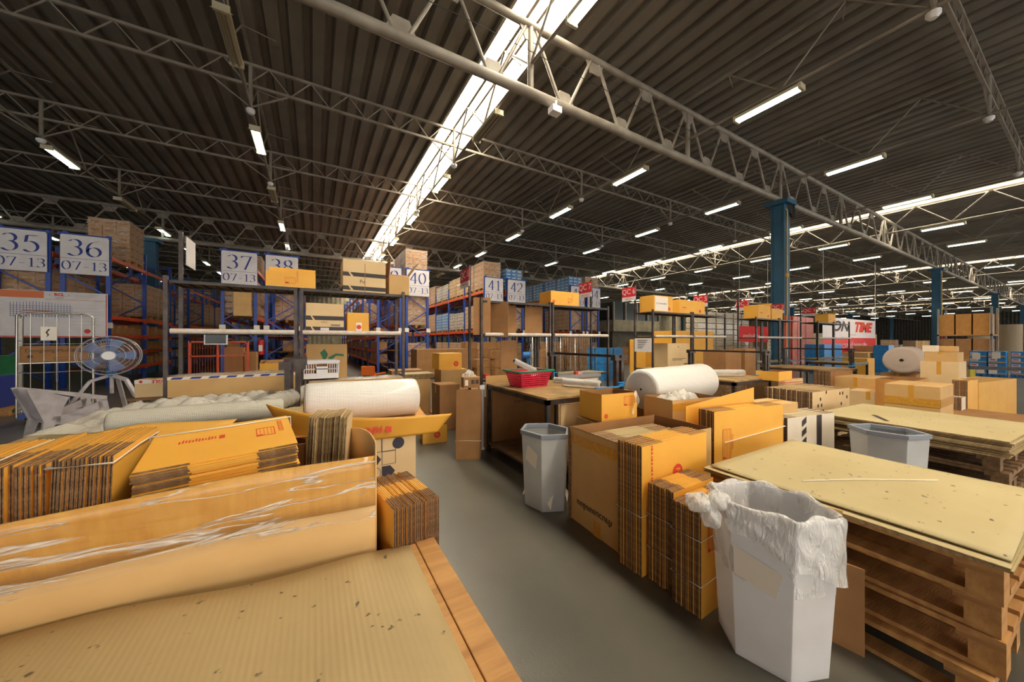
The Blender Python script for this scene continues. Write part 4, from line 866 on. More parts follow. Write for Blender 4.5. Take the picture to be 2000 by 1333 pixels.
for x, y, z, w_, d_, h_, m, lab in ((2.02, 6.1, .46, .5, .5, .46, 'kraft', 'kraft carton under the yellow logo box on the mid-aisle pile'), (2.0, 6.08, 0, .55, .55, .46, 'kraft_dark', 'brown carton at the bottom of the mid-aisle pile'),
     (1.35, 6.2, .15, .5, .45, .62, 'kraft', 'kraft carton left of the mid-aisle pile'), (1.75, 5.35, .0, .34, .42, .74, 'kraft_dark', 'upright brown carton in front of the mid-aisle pile'), (2.15, 5.4, 0, .4, .4, .62, 'kraft_dark', 'lower brown carton right of the upright one in the aisle'), (1.3, 6.9, .15, .6, .5, .72, 'kraft_dark', 'brown carton behind the kraft carton in the mid aisle')):
    carton(lab, (x, y, z), R(random.uniform(-6, 6)), w_, d_, h_, m)
pallet('wooden pallet under the mid-aisle cartons', (1.1, 6.0, 0), 0, .85, 1.5, .15)
sheets('loose yellow sheet on the mid-aisle carton', (1.36, 6.15, .775), 0, .55, .45, 5, .018, 'kraft_board')
# tall boards and white post by the workbench
b = MB(); b.box(0, .34, 0, .016, 0, .98); o = b.build('cardboard_board', 'kraft', None, (2.0, 4.16, 0), R(-2)); tag(o, 'tall kraft board upright at the far end of the basket workbench', 'cardboard panel')
b = MB(); b.box(0, .9, 0, .012, 0, .74); o = b.build('cardboard_board', 'kraft_dark', None, (2.03, 4.03, .126)); tag(o, 'brown board with upside-down lettering inside the basket workbench', 'cardboard panel')
text('กำแพงของซ้อน', .055, 'ink_black', o, (.5, -.002, .5), (R(90), R(180), 0))
b = MB(); b.box(0, .05, 0, .03, 0, .86).box(-.01, .06, -.01, .04, 0, .03).box(-.01, .06, -.01, .04, .8, .86); o = b.build('white_post', 'white_plastic', None, (1.915, 4.16, 0)); tag(o, 'slim white plastic post standing left of the basket workbench', 'post')
b = MB(); b.box(0, .32, 0, .012, 0, .70); o = b.build('cardboard_board', 'kraft_dark', None, (1.74, 4.22, .0), R(-12)); tag(o, 'narrow dark board standing behind the slim white post', 'cardboard panel')
b = MB(); b.box(0, .42, 0, .012, 0, .5); o = b.build('cardboard_board', 'kraft_pale', None, (2.18, 2.78, .3), R(0)); tag(o, 'pale open carton panel under the near end of the basket workbench', 'cardboard panel')
carton('low open kraft carton on the shelf under the basket workbench', (2.15, 2.85, .126), 0, .5, .4, .28, 'kraft', open_=1)
carton('yellow folded carton on the shelf under the basket workbench', (2.75, 2.95, .126), R(8), .25, .3, .4, 'yellow_in')
# basket
t = thing('plastic_basket', 'red plastic basket with teal rim on the workbench', 'basket', (2.33, 3.62, .89), R(4)); w0, w1, d0, d1, hh = .38, .48, .24, .33, .19
b = MB(); 
def bk(x, y, z): f = z/hh; return (x*(w0+(w1-w0)*f)/2, y*(d0+(d1-d0)*f)/2, z)
N_ = 16
for sx, sy, n_ in ((1, 0, 12), (0, 1, N_)):
    for s in (-1, 1):
        P0 = lambda a, z: bk(a, s, z) if sy else bk(s, a, z)
        for i in range(n_+1): b.bar(P0(-1+2*i/n_, .0), P0(-1+2*i/n_, hh), .009, .006)
        for z in (.0, .035, .06, .085, .11, .135, .16, hh-.005): b.bar(P0(-1, z), P0(1, z), .008 if 0 < z < hh-.02 else .02, .012 if 0 < z < hh-.02 else .03)
b.box(-w0/2, w0/2, -d0/2, d0/2, 0, .006); b.build('body', 'red_plastic', t)
b = MB(); b.path([bk(x, y, hh+.004) for x, y in ((-1.08, -1.1), (0, -1.14), (1.08, -1.1), (1.12, 0), (1.08, 1.1), (0, 1.14), (-1.08, 1.1), (-1.12, 0))], .013, 6, closed=True); b.build('rim', 'teal_plastic', t)
b = MB(); b.grid(lambda u, v: (-.17+.34*u, -.11+.22*v, .15+.02*math.sin(u*9)*math.cos(v*7)), 10, 8); b.build('lining', 'white_plastic', t)
roll('white film roll leaning out of the red basket', (2.12, 3.62, 1.21), (2.42, 3.60, 1.075), .035, 'film_heavy', .018, 'film_roll')
roll('thick clear film roll lying on the basket workbench', (2.66, 3.36, .942), (2.88, 2.93, .942), .052, 'film_heavy', .022, 'film_roll')
roll('thin clear film roll behind the thick one on the basket workbench', (2.8, 3.72, .93), (3.02, 3.25, .93), .038, 'film_heavy', .018, 'film_roll')
t = thing('tape_cup', 'small red tape roll on the rack left of the basket', 'tape', (2.27, 4.72, .88)); MB().tube((0, 0, 0), (0, 0, .07), .045, 16).build('body', 'ink_red', t)
t = thing('tape_dispenser_box', 'steel topped packing unit with white labels behind the basket bench', 'box', (3.3, 4.32, 0)); MB().box(0, .95, 0, .32, .84, .9).build('top', 'steel_top', t, bevel=.005); MB().box(.03, .92, .02, .3, 0, .84).build('body', 'kraft', t); MB().box(.3, .88, .01, .02, .7, .82).build('front_panel', 'white_plastic', t)
t = carton('tiny red and white glue box on the steel topped unit', (3.72, 4.35, .9), 0, .14, .06, .05, 'ink_red', tape=None); flat([rect(.05, .008, .13, .042)], 'paper', t, (0, -.002, 0), FACE['front']); text('KOJI', .03, 'ink_blue', t, (.09, -.003, .025), FACE['front'])
# dividers hanging in rack two
for i, (x, rz, w_, h_, z, m) in enumerate(((2.06, -18, .26, .56, 1.53, 'kraft_dark'), (2.32, -55, .42, .54, 1.5, 'kraft_dark'), (2.55, 5, .38, .50, 1.56, 'kraft_dark'), (3.08, -8, .33, .52, 1.56, 'kraft_dark'), (2.62, 0, .3, .5, .95, 'kraft_dark'))):
    b = MB(); b.box(0, w_, 0, .008, 0, h_); o = b.build('cardboard_divider', m, None, (x, 4.9 if i else 4.72, z+.012), R(rz)); tag(o, 'brown cardboard divider, %s' % ('hanging outside the left posts of rack two', 'turned edge-on near the left posts of rack two', 'widest flat one with striped foot in rack two', 'rightmost with cut corner in rack two', 'hanging below the white sleeve of rack two')[i], 'cardboard divider', 'brown cardboard dividers on rack two')
t = carton('yellow closed box beside the QC 7 sign on rack two', (3.47, 4.7, 2.065), 0, .62, .34, .24, 'yellow', tape=None); logo(t, .06, .06, .025, 'O'); flat(form_marks(.08, .08), 'ink_red', t, (.37, -.001, .05), FACE['front'])
# more fans and cages in the middle
for k, (x, y) in enumerate(((4.75, 7.2),)):
    t = thing('pedestal_fan', 'blue pedestal fan seen edge-on behind the basket bench', 'fan', (x, y, 0), R(70)); b = MB()
    for yy, r in ((-.1, .25), (0, .33), (.08, .28)): b.path([(r*math.cos(a), yy, 1.1+r*math.sin(a)) for a in [2*math.pi*i/28 for i in range(28)]], .005, 4, closed=True)
    for i in range(36): a = 2*math.pi*i/36; b.path([(.05*math.cos(a), -.12, 1.1+.05*math.sin(a)), (.33*math.cos(a), 0, 1.1+.33*math.sin(a)), (.05*math.cos(a), .1, 1.1+.05*math.sin(a))], .002, 3)
    b.build('wire_guard', 'fan_wire', t); MB().tube((0, .05, 1.1), (0, .25, 1.1), .08, 12).tube((0, .12, .3), (0, .12, 1.0), .03, 8).build('motor_and_pole', 'blue_plastic', t)
    for a in (30, 150, 270): b = MB(); b.bar((0, .12, .4), (.4*math.cos(R(a)), .12+.4*math.sin(R(a)), 0), .04); b.build('leg', 'grey_plastic', t)
def cage(label, x, y, rz, w_=1.0, d_=.7, h_=1.65):
    t = thing('roller_cage', label, 'cage trolley', (x, y, 0), rz); b = MB()
    for yy in (0, d_):
        b.path([(0, yy, .15), (0, yy, h_), (w_, yy, h_), (w_, yy, .15)], .014, 6)
    b.build('side_frame', 'chrome', t); b = MB()
    for yy in (0, d_):
        for k in range(1, 9): b.tube((w_*k/9, yy, .15), (w_*k/9, yy, h_), .005, 4)
        for z in (.5, .9, 1.3): b.tube((0, yy, z), (w_, yy, z), .006, 4)
    for cx in (.1, w_-.1):
        for cy in (.1, d_-.1): MB().tube((cx-.02, cy, .065), (cx+.02, cy, .065), .065, 12).build('caster', 'black_plastic', t)
    b.build('wire_grid', 'chrome', t); MB().box(0, w_, 0, d_, .13, .16).build('base', 'rack_blue', t)
cage('chrome roller cage behind the workbench roll bar', 6.2, 8.6, R(5)); cage('second chrome roller cage right of the one behind the roll bar', 7.5, 8.8, R(5))
for k, (x, y) in enumerate(((9.2, 9.2), (9.7, 9.2), (9.2, 9.7))):
    for l in range(4): carton('blue and white water pack, %s up in the %s stack before the grey office' % (ORD[l], ORD[k]), (x, y, .3*l), 0, .46, .4, .29, 'blue_carton', tape=None, group='blue and white packs', name='drink_pack')
# ================================================================ AISLE RIGHT SIDE
def hexbin(label, c, rz, L=.48, Wd=.36, h=.68, m='bin', rim=True, taper=.86, name='hexagonal_bin'):
    t = thing(name, label, 'bin', c, rz); hx = [(0, -L/2), (Wd/2, -L*.24), (Wd/2, L*.24), (0, L/2), (-Wd/2, L*.24), (-Wd/2, -L*.24)]
    b = MB(); vs = [(x*taper, y*taper, 0) for x, y in hx]+[(x, y, h) for x, y in hx]+[(x*.97, y*.97, h) for x, y in hx]+[(x*taper*.96, y*taper*.96, .012) for x, y in hx]
    fs = [tuple(range(6))[::-1]]+[(i, (i+1) % 6, 6+(i+1) % 6, 6+i) for i in range(6)]+[(6+i, 6+(i+1) % 6, 12+(i+1) % 6, 12+i) for i in range(6)]+[(12+i, 12+(i+1) % 6, 18+(i+1) % 6, 18+i) for i in range(6)]+[tuple(range(18, 24))]
    b.add(vs, fs); b.build('body', m, t, bevel=.004)
    if rim:
        b = MB(); o = [(x*1.05, y*1.04, h-.03) for x, y in hx]+[(x*1.06, y*1.05, h+.008) for x, y in hx]+[(x*.9, y*.92, h+.008) for x, y in hx]+[(x*.9, y*.92, h-.03) for x, y in hx]
        b.add(o, [(k*6+i, k*6+(i+1) % 6, ((k+1) % 4)*6+(i+1) % 6, ((k+1) % 4)*6+i) for k in range(4) for i in range(6)]); b.build('rim', 'bin_rim', t, bevel=.003)
    return t
t = hexbin('grey translucent hexagonal bin with white note beside the basket workbench', (1.80, 2.52, 0), R(12), .50, .36, .655)
flat([[(0, 0), (.13, -.055), (.15, .065), (.03, .13)]], 'paper', t, (-.182, .07, .42), (R(90), 0, R(-92)), 'white_note')
b = MB(); b.box(-.04, .03, -.16, -.13, .03, .5).box(.04, .1, -.1, .1, .02, .2); b.build('waste', 'kraft', t); b = MB(); b.grid(lambda u, v: (-.12+.24*u, -.17+.34*v, .03+.13*abs(math.sin(7*u+3*v))), 10, 10); b.build('crumpled_paper', 'paper', t)
t2 = hexbin('grey hexagonal bin with heavy rim standing at the second board pallet', (4.52, 1.0, 0), R(12), .50, .38, .64)
tw = hexbin('white translucent hexagonal bin lined with a clear bag, nearest the camera', (1.865, .80, 0), R(14), .50, .36, .70, 'bin_white', rim=False, taper=.84, name='hexagonal_bin')
flat([[(0, .0), (.155, -.04), (.18, .075), (-.005, .125)]], 'paper', tw, (-.179, .1, .39), (R(90), 0, R(-93)), 'white_note')
t = thing('bin_liner_bag', 'clear wrinkled plastic bag draped over the nearest white bin, knotted at left', 'bag', (1.865, .80, 0), R(14)); L_, W_ = .50, .36
hx = [(0, -L_/2), (W_/2, -L_*.24), (W_/2, L_*.24), (0, L_/2), (-W_/2, L_*.24), (-W_/2, -L_*.24)]
def ringp(a, k):
    q = a*6; i = int(q) % 6; f = q-int(q); (x0, y0), (x1, y1) = hx[i], hx[(i+1) % 6]; return (x0+(x1-x0)*f)*k, (y0+(y1-y0)*f)*k
def bag(u, v):
    wr = .0035*math.sin(u*75+v*14)+.0025*math.sin(u*44-v*22)
    w_ = (u-.52)/.44 if u > .52 else (1-u/.5); drop = .05+.22*max(0, min(1, w_))**1.3+.008*math.sin(u*40)
    if v < .4: f = v/.4; z = .70-.33*(1-f); k = .93+.03*f; wr *= .5
    elif v < .5: f = (v-.4)/.1; z = .70+.012*math.sin(f*3.14)+.008*math.sin(u*50); k = .96+.07*f
    else: f = (v-.5)/.5; z = .70-drop*f; k = 1.035+.03*f*math.sin(f*2.6)+.01
    x, y = ringp(u % 1 if u < 1 else 0, k); n = math.hypot(x, y); return (x+wr*x/n*1.3, y+wr*y/n*1.3, z+.003*math.sin(u*60+v*20))
b = MB(); b.grid(bag, 150, 26); b.build('bag_wall', 'bag', t)
def blob(c, rx, ry, rz_, sd): return lambda u, v: tuple(c[i]+(rx, ry, rz_)[i]*(1+.15*math.sin(2*math.pi*3*u+sd)*math.sin(9*v+sd)+.05*math.sin(2*math.pi*7*u+13*v))*s for i, s in enumerate((math.cos(2*math.pi*u)*math.sin(math.pi*v), math.sin(2*math.pi*u)*math.sin(math.pi*v), math.cos(math.pi*v))))
b = MB(); b.grid(blob((-.19, .235, .665), .05, .07, .045, 1), 30, 16); b.grid(blob((-.16, .17, .69), .055, .05, .04, 2.4), 28, 14); b.grid(blob((-.20, .19, .62), .03, .045, .05, 4), 24, 14); b.build('knot', 'bag', t)
# ---- big open carton full of flat cartons
t = carton('large open kraft carton with upside-down dark lettering, full of flat cartons', (1.80, 1.66, 0), R(-3), 1.0, .56, .745, 'kraft', open_=1, flaps=(('l', 0, .0001),))
text('คำนวนของซ้อน', .062, 'ink_black', t, (-.004, .26, .17), (R(90), R(180), R(-90)), sx=1.05)
flat([rect(-.54, .62, -.01, .70)], 'taped', t, (-.002, 0, 0), FACE['left'], 'tape_band'); flat([rect(-.16, 0, -.08, .11)], 'taped', t, (-.003, .1, 0), FACE['left'], 'tape_strip')
b = MB(); b.box(-.012, -.004, .53, .56, 0, .745); b.build('torn_edge', 'edge', t)
flat([rect(0, 0, .02, .3)], 'kraft', t, (-.01, .57, .45), FACE['left'], 'loose_flap')
bundle('pale kraft flat cartons packed inside the large open carton', (1.86, 1.72, .03), R(-3), .82, .66, 20, .021, m='kraft_pale', fold=(.3, .75), topm='kraft_board', jit=.01)
tA = bundle('tall tied yellow bundle with round red logo beside the large carton', (1.74, 1.425, 0), R(1), .70, .80, 20, .0095, straps=(.37,), fold=(.3, .72), jit=.006)
logo(tA, .36, .58, .052, 'Fa', rotz=R(-90)); flat([rect(.09, .40+.022*i, .102, .408+.022*i+.004*(i % 3)) for i in range(13)], 'ink_red', tA, (0, -.0022, .12), FACE['front'], 'red_print')
tB = bundle('short tied yellow bundle between the tall one and the nearest bin, left', (1.775, 1.235, 0), R(2), .42, .585, 16, .0105, straps=(.2, .40), fold=(.28, .72), jit=.006)
flat([[(x+.02, y) for x, y in p] for p in form_marks(.055, .14)], 'ink_red', tB, (.0, -.0022, .36), FACE['front'], 'red_print')
tC = bundle('short tied yellow bundle nearest the camera touching the clear bag bin', (1.745, 1.055, 0), R(2), .42, .56, 17, .0098, straps=(.17, .405), fold=(.28, .72), jit=.006)
flat([[(x+.06, y) for x, y in p] for p in form_marks(.065, .13)], 'ink_red', tC, (.0, -.0022, .33), FACE['front'], 'red_print'); logo(tC, .37, .14, .03, 'Fa')
# ---- yellow bundle D and leaning sheet
tD = bundle('wide yellow bundle with thick white strap behind the near board pallet', (2.86, 1.62, 0), R(-8), .90, .865, 13, .0115, fold=(.3, .72), straps=(), jit=.005)
flat([[(x+.1, y) for x, y in p] for p in form_marks(.10, .25)], 'ink_red', tD, (0, -.0022, .46), FACE['front'], 'red_print')
b = MB(); b.bar((.12, -.004, .60), (.92, -.004, .665), .0025, .018, up=(0, 1, 0)); b.build('strap', 'strap', tD)
b = MB(); b.add([(0, 0, 0), (.86, 0, 0), (.86, 0, 1.0), (0, 0, .87)], [(0, 1, 2, 3)]); o = b.build('cardboard_sheet', 'yellow', None, (2.84, 1.86, 0), R(-10), solid=.008); tag(o, 'slanted yellow sheet rising behind the wide yellow bundle', 'cardboard sheet')
# ---- near board pallet pile
for k in range(4): pallet('wooden pallet under the near right boards, %s from the floor' % ORD[k], (2.27+random.uniform(-.03, .05), .20+random.uniform(-.03, .03), .146*k), R(-2+random.uniform(-1.5, 1.5)), 1.25, 1.14, .144, 'wood', 'pallets under the near right boards')
sheets('large pale board on the near right pallets', (2.24, .17, .586), R(-1), 1.27, 1.17, 3, .0075, 'kraft_board', .012, 'cardboard_sheet')
def topb(u, v): return (2.285+1.19*u, .18+1.14*v, .617+.004*math.sin(3*u+5*v)+.01*(1-u)*v**4)
b = MB(); b.grid(topb, 20, 20); o = b.build('cardboard_sheet', 'kraft_board', None, solid=.006); tag(o, 'topmost scuffed board lying slightly skewed on the near right pallets', 'cardboard sheet')
b = MB(); b.path([(2.5, .9, .624), (2.8, .75, .625), (3.2, .5, .626)], .003, 4); tag(b.build('loose_strap', 'strap', None), 'loose white strap lying across the near right boards', 'strap')
b = MB(); b.box(0, .50, 0, .01, 0, .62); o = b.build('cardboard_board', 'kraft', None, (2.115, 1.13, .0), R(-76)); tag(o, 'brown board leaning between the nearest bin and the board pallet', 'cardboard panel')
b = MB(); b.box(0, .30, 0, .01, 0, .40); o = b.build('cardboard_board', 'kraft_dark', None, (2.13, .85, .0), R(-80)); tag(o, 'short folded board behind the nearest bin', 'cardboard panel')
# ---- white bundle E, kraft bundle F, pile two
tE = bundle('whitish flattened cartons with dark stripes behind the near board pallet', (3.98, 1.55, 0), R(-9), .76, .70, 14, .018, m='kraft_white', fold=(.2, .8), topm='kraft_board', edge='edge', jit=.01)
flat([rect(.46, .3, .54, .70)]+[[(.22, .3+.1*i), (.29, .34+.1*i), (.29, .40+.1*i), (.22, .36+.1*i)] for i in range(4)], 'ink_black', tE, (0, -.002, -.005), FACE['front'], 'stripe_print')
tF = bundle('kraft cartons printed with small dark hexagons beside the second board pallet', (5.45, 1.86, 0), R(-4), 1.0, .80, 20, .028, m='kraft_pale', fold=(.3, .7), topm='edge_pale', jit=.01)
flat([[(x+.018*math.cos(R(60*i)), y+.026*math.sin(R(60*i))) for i in range(6)] for x, y in ((.2, .7), (.14, .62), (.23, .62), (.27, .54), (.18, .46), (.72, .74), (.8, .74), (.76, .6), (.7, .52), (.92, .68), (.35, .78))], 'ink_black', tF, (0, -.002, 0), FACE['front'], 'hexagon_print')
for k in range(4): pallet('wooden pallet under the second board pile, %s from the floor' % ORD[k], (4.86+random.uniform(-.02, .04), .42+random.uniform(-.03, .03), .125*k), R(-3), 1.2, 1.15, .123, 'wood_old', 'pallets under the second board pile')
sheets('large pale board on the second pallet pile', (4.82, .38, .503), R(-3), 1.26, 1.26, 9, .016, 'kraft_board', .02, 'cardboard_sheet')
o = MB().box(0, .035, 0, .32, 0, .0008).build('dark_strip', 'ink_black', None, (4.98, 1.12, .6475), R(-60)); tag(o, 'dark printed strip near the left corner of the second board pile', 'printed strip')
# ---- middle right cartons (bottom corner px read from the photograph)
def boxat(label, u, v, z0, ztop, w_, d_, rz=0, m='kraft', **kw):
    p = G(u, v, ztop) if kw.pop('top', True) else G(u, v, z0); return carton(label, (p.x, p.y, z0), rz, w_, d_, ztop-z0, m, **kw)
t = carton('open taped kraft carton holding crumpled film in front of the fat bubble roll', (2.86, 2.0, .0), R(-8), .62, .36, .90, 'kraft', open_=1, inner='kraft_dark'); flat([rect(0, .8, .62, .87)], 'taped', t, (0, -.002, 0), FACE['front'], 'tape_band')
heap(2.92, 3.42, 2.02, 2.3, .84, .12, 'film_heavy', 'crumpled clear film in the carton before the fat bubble roll', 'plastic_film', 1, 24, 16)
roll('fat bubble wrap roll lying at the end of the basket bench', (3.16, 2.60, .91), (4.42, 2.66, .93), .225, 'bubble', .012)
carton('wide brown carton under the fat bubble roll', (3.25, 2.4, .0), 0, 1.1, .42, .69, 'kraft_dark')
t = carton('open yellow box with red print beside the fat bubble roll', (2.27, 2.30, .70), R(-6), .42, .34, .26, 'yellow', open_=1); logo(t, .05, .06, .02, 'D'); flat(form_marks(.1, .09), 'ink_red', t, (.26, -.0012, .14), FACE['front'])
carton('kraft carton under the open yellow box by the basket bench', (2.24, 2.28, 0), R(-6), .5, .38, .695, 'kraft')
b = MB(); b.grid(lambda u, v: (2.6+.13*u, 2.22+.06*u-.02*math.sin(6*v), .95-.2*v+.03*math.sin(4*u)), 8, 10); tag(b.build('film_strip', 'film_heavy', None), 'clear film strip hanging over the corner of the open yellow box', 'film')
for lab, u, v, z0, zt, w_, d_, rz, m, op in (
  ('big kraft carton taped around the top, right of the second board pile', 1837, 757, 0, .88, .72, .48, 0, 'kraft', 0),
  ('wide kraft carton behind the hexagon-printed bundle', 1719, 741, 0, .82, .8, .6, 0, 'kraft', 0),
  ('long open kraft tray behind the second board pile', 1740, 770, 0, .64, .5, .5, 0, 'kraft_pale', 0),
  ('flat carton with red printed icons in the middle right', 1520, 742, .5, .86, .62, .42, -8, 'kraft_pale', 1),
  ('small yellow open carton above the red icon carton', 1521, 727, .86, 1.0, .42, .3, 0, 'yellow', 1),
  ('long pale carton under the stacked boxes at right', 1873, 708, 0, 1.1, .6, .42, 0, 'kraft_pale', 0),
  ('open brown carton with long lid left of the pale carton', 1785, 745, 0, .86, .8, .4, 0, 'yellow_in', 1),
  ('taped kraft carton right of the wide yellow bundle', 1512, 792, 0, .80, .42, .3, -6, 'kraft', 0),
  ('yellow-brown carton stack end behind the wide yellow bundle', 1545, 757, 0, .74, .5, .4, -4, 'yellow_in', 0)):
    t = boxat(lab, u, v, z0, zt, w_, d_, R(rz), m, open_=op)
    if 'around the top' in lab: flat([rect(0, .62, .72, .72)], 'taped', t, (0, -.002, 0), FACE['front'], 'tape_band'); flat([rect(-.48, .62, 0, .72)], 'taped', t, (-.002, 0, 0), FACE['left'], 'tape_band')
    if 'icons' in lab: flat([disc(.03, 14, .1+.12*i, .2) for i in range(3)]+[rect(0, .3, .6, .31)], 'ink_red', t, (0, -.002, 0), FACE['front'], 'red_print')
for k, (u, v, z0, zt, w_, d_, m, lab) in enumerate(((1862, 686, 1.262, 1.36, .22, .2, 'kraft', 'small tan box on top of the right hand carton tower'), (1840, 684, 1.262, 1.37, .2, .16, 'kraft_white', 'small white box on top of the right hand carton tower'))):
    p = G(u, v, z0); carton(lab, (9.35+.25*(k == 0), 1.30+.18*k, z0), 0, w_, d_, zt-z0, m, tape=None)
for k, (u, v, rz, W_, Hh, n, m, lab) in enumerate(((1500, 752, -4, .6, .72, 16, 'yellow', 'yellow flat cartons standing behind the wide yellow bundle'), 
    (1622, 727, -4, .85, .9, 10, 'kraft_dark', 'grey flat cartons with white strap behind the red icon carton'), (1878, 778, 0, .35, .62, 12, 'kraft_white', 'whitish flat cartons standing right of the big taped carton'), (1890, 745, -4, .5, .85, 6, 'yellow', 'yellow flat cartons beside the big taped carton'))):
    p = G(u, v, Hh); bundle(lab, (p.x, p.y, 0), R(rz), W_, Hh, n, .025, m=m, fold=(.3, .7), jit=.01)
for k in range(3): pallet('wooden pallet at the right edge, %s from the floor' % ORD[k], (7.15, .35, .14*k), R(-3), 1.3, .9, .138, 'wood', 'right edge pallets')
sheets('dark board on the right edge pallets', (7.1, .33, .425), R(-3), 1.34, .95, 1, .012, 'kraft_dark')
p = G(1912, 748, .70); carton('long yellow carton at the right edge of the picture', (p.x, p.y, 0), R(-8), 1.8, .5, .70, 'yellow', tape=None)
carton('tan carton atop the long pale carton at right', (9.24, 1.24, 1.1005), 0, .5, .36, .158, 'kraft')
roll('big grey foam roll lying on its side at right, hole in the end', (10.3, 2.08, 1.06), (11.5, 2.2, 1.06), .27, 'foam', .03, 'foam_roll')
carton('low brown carton under the big grey foam roll', (10.4, 1.9, 0), 0, 1.0, .5, .78, 'kraft_dark')
p = G(1620, 725, .86)
# ---- boxes on racks three to five
def rbox(x, w_, h_, m, lab, z=2.065, op=0, flp=(), y=4.69, lg=True):
    t = carton(lab, (x, y, z), 0, w_, .36, h_, m, tape=None, open_=op, flaps=flp)
    if lg and m == 'yellow': logo(t, w_*.8, .07, .035, 'F'); flat([rect(.1, h_*.4, .25, h_*.45)], 'ink_red', t, (0, -.002, 0), FACE['front'])
    return t
t = rbox(6.1, .62, .34, 'yellow', 'yellow box holding a white notice on rack three'); flat([rect(.03, .02, .45, .32)], 'paper', t, (0, -.003, 0), FACE['front'], 'white_notice'); text('27 CA 80 ก.80220', .045, 'ink_black', t, (.24, -.0045, .17), FACE['front'])
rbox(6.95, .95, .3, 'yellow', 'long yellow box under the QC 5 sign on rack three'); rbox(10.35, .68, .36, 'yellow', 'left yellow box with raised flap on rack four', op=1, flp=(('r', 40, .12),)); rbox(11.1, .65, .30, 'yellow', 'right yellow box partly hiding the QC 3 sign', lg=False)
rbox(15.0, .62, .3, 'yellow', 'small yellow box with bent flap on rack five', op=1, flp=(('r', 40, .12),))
t = rbox(6.55, .75, .5, 'kraft_pale', 'pale printed carton standing on the bench shelf of rack three', z=.9, lg=False); text('H', .06, 'ink_black', t, (.36, -.002, .42), FACE['front']); flat([rect(.15, .16, .62, .17), rect(.15, .13, .5, .14), rect(.55, .03, .72, .05)], 'ink_black', t, (0, -.002, 0), FACE['front'])
carton('open brown carton with tall flaps right of the pale printed carton', (7.3, 3.9, .70), R(4), .7, .45, .56, 'kraft_dark', open_=1); carton('second brown carton with wavy side right of the open one', (8.05, 3.9, .70), R(-4), .4, .4, .58, 'kraft_dark')
o = MB().box(7.2, 8.55, 3.85, 4.45, .0, .69).build('low_cabinet', 'wood_old', None); tag(o, 'dark low cabinet under the two brown cartons behind the fat roll', 'cabinet')
t = thing('paper_notice', 'printed paper notice tied across the left end of the QC 6 rack', 'notice', (6.012, 4.68, 1.22)); MB().box(0, .004, 0, .43, 0, .29).build('sheet', 'sign_white', t); flat([rect(-.35, .24-.04*i, -.1-.03*i, .25-.04*i) for i in range(5)], 'ink_black', t, (-.002, 0, 0), FACE['left'])
roll('clear film roll on the third bench left of the blue strap', (5.4, 3.1, .95), (5.85, 2.85, .95), .055, 'film_heavy', .02, 'film_roll')
carton('tall yellow carton wall behind rack three and four', (9.0, 6.2, 0), 0, 1.9, .8, 1.75, 'yellow', tape=None); carton('lower yellow carton left of the tall yellow wall', (8.6, 6.9, 0), 0, .4, .6, 1.5, 'yellow', tape=None)
t = thing('red_banner', 'red banner with white lettering left of the nearest blue column', 'banner', (19.2, 9.6, 1.4)); MB().box(0, 3.1, 0, .01, 0, .85).build('cloth', 'sign_red', t); MB().tube((.05, 0, .85), (.05, 0, 4.9), .01, 4).tube((3.05, 0, .85), (3.05, 0, 4.9), .01, 4).build('rope', 'strap', t); text('สาขาบ้านสำโรงตรง', .3, 'sign_white', t, (1.5, -.008, .3), FACE['front'])
# ON TIME banner
t = thing('courier_banner', 'large white and red courier banner with slanted lettering hanging behind rack five', 'banner', (21.7, 7.0, 0)); MB().box(0, 7.7, 0, .01, 1.62, 2.65).build('white_cloth', 'sign_white', t); MB().box(0, 7.7, 0, .01, .7, 1.62).build('red_cloth', 'sign_red', t)
MB().tube((.05, 0, 2.65), (.05, 0, 6.2), .01, 4).tube((7.65, 0, 2.65), (7.65, 0, 6.2), .01, 4).build('rope', 'strap', t); text('ON', .74, 'ink_black', t, (2.2, -.01, 2.2), FACE['front'], sx=1.9, shear=.3, bold=.02); text('TIME', .74, 'ink_red', t, (5.5, -.01, 2.2), FACE['front'], sx=1.7, shear=.3, bold=.04); text('E  X  P  R  E  S  S', .14, 'ink_grey', t, (3.9, -.01, 1.78), FACE['front']); text('ตรงเวลาเรื่องขนส่ง', .42, 'sign_white', t, (3.8, -.01, 1.2), FACE['front'], sx=1.5)
# ================================================================ FAR RIGHT STORES
def stack(u, v, ztop, w_, d_, nl, m, lab, group, rz=0, mk=None, nx=1):
    p = G(u, v, ztop) if ztop < 1.4 else G(u, v, 0)
    h_ = ztop/nl; src = None
    for l in range(nl):
        for q in range(nx):
            L = '%s, %s up%s' % (lab, ORD[l], '' if nx == 1 else ', %s across' % ORD[q]); loc = (p.x+q*(w_+.01), p.y, l*h_)
            if src is None:
                src = carton(L, loc, rz, w_, d_, h_*.985, m, tape=None, group=group)
                if mk: flat([rect(w_*.05, h_*.3, w_*.45, h_*.75), ], 'sign_white', src, (0, -.004, 0), FACE['front'], 'white_print'); flat([rect(w_*.1, h_*.45, w_*.4, h_*.6)], 'ink_red', src, (0, -.006, 0), FACE['front'], 'red_print'); flat([rect(0, 0, w_, h_*.2)], 'load_gold', src, (0, -.004, 0), FACE['front'], 'cream_band')
                kids(src)
            else: dup(src, loc, None, L, group)
G1 = 'blue and white printed cartons at far right'
src = None
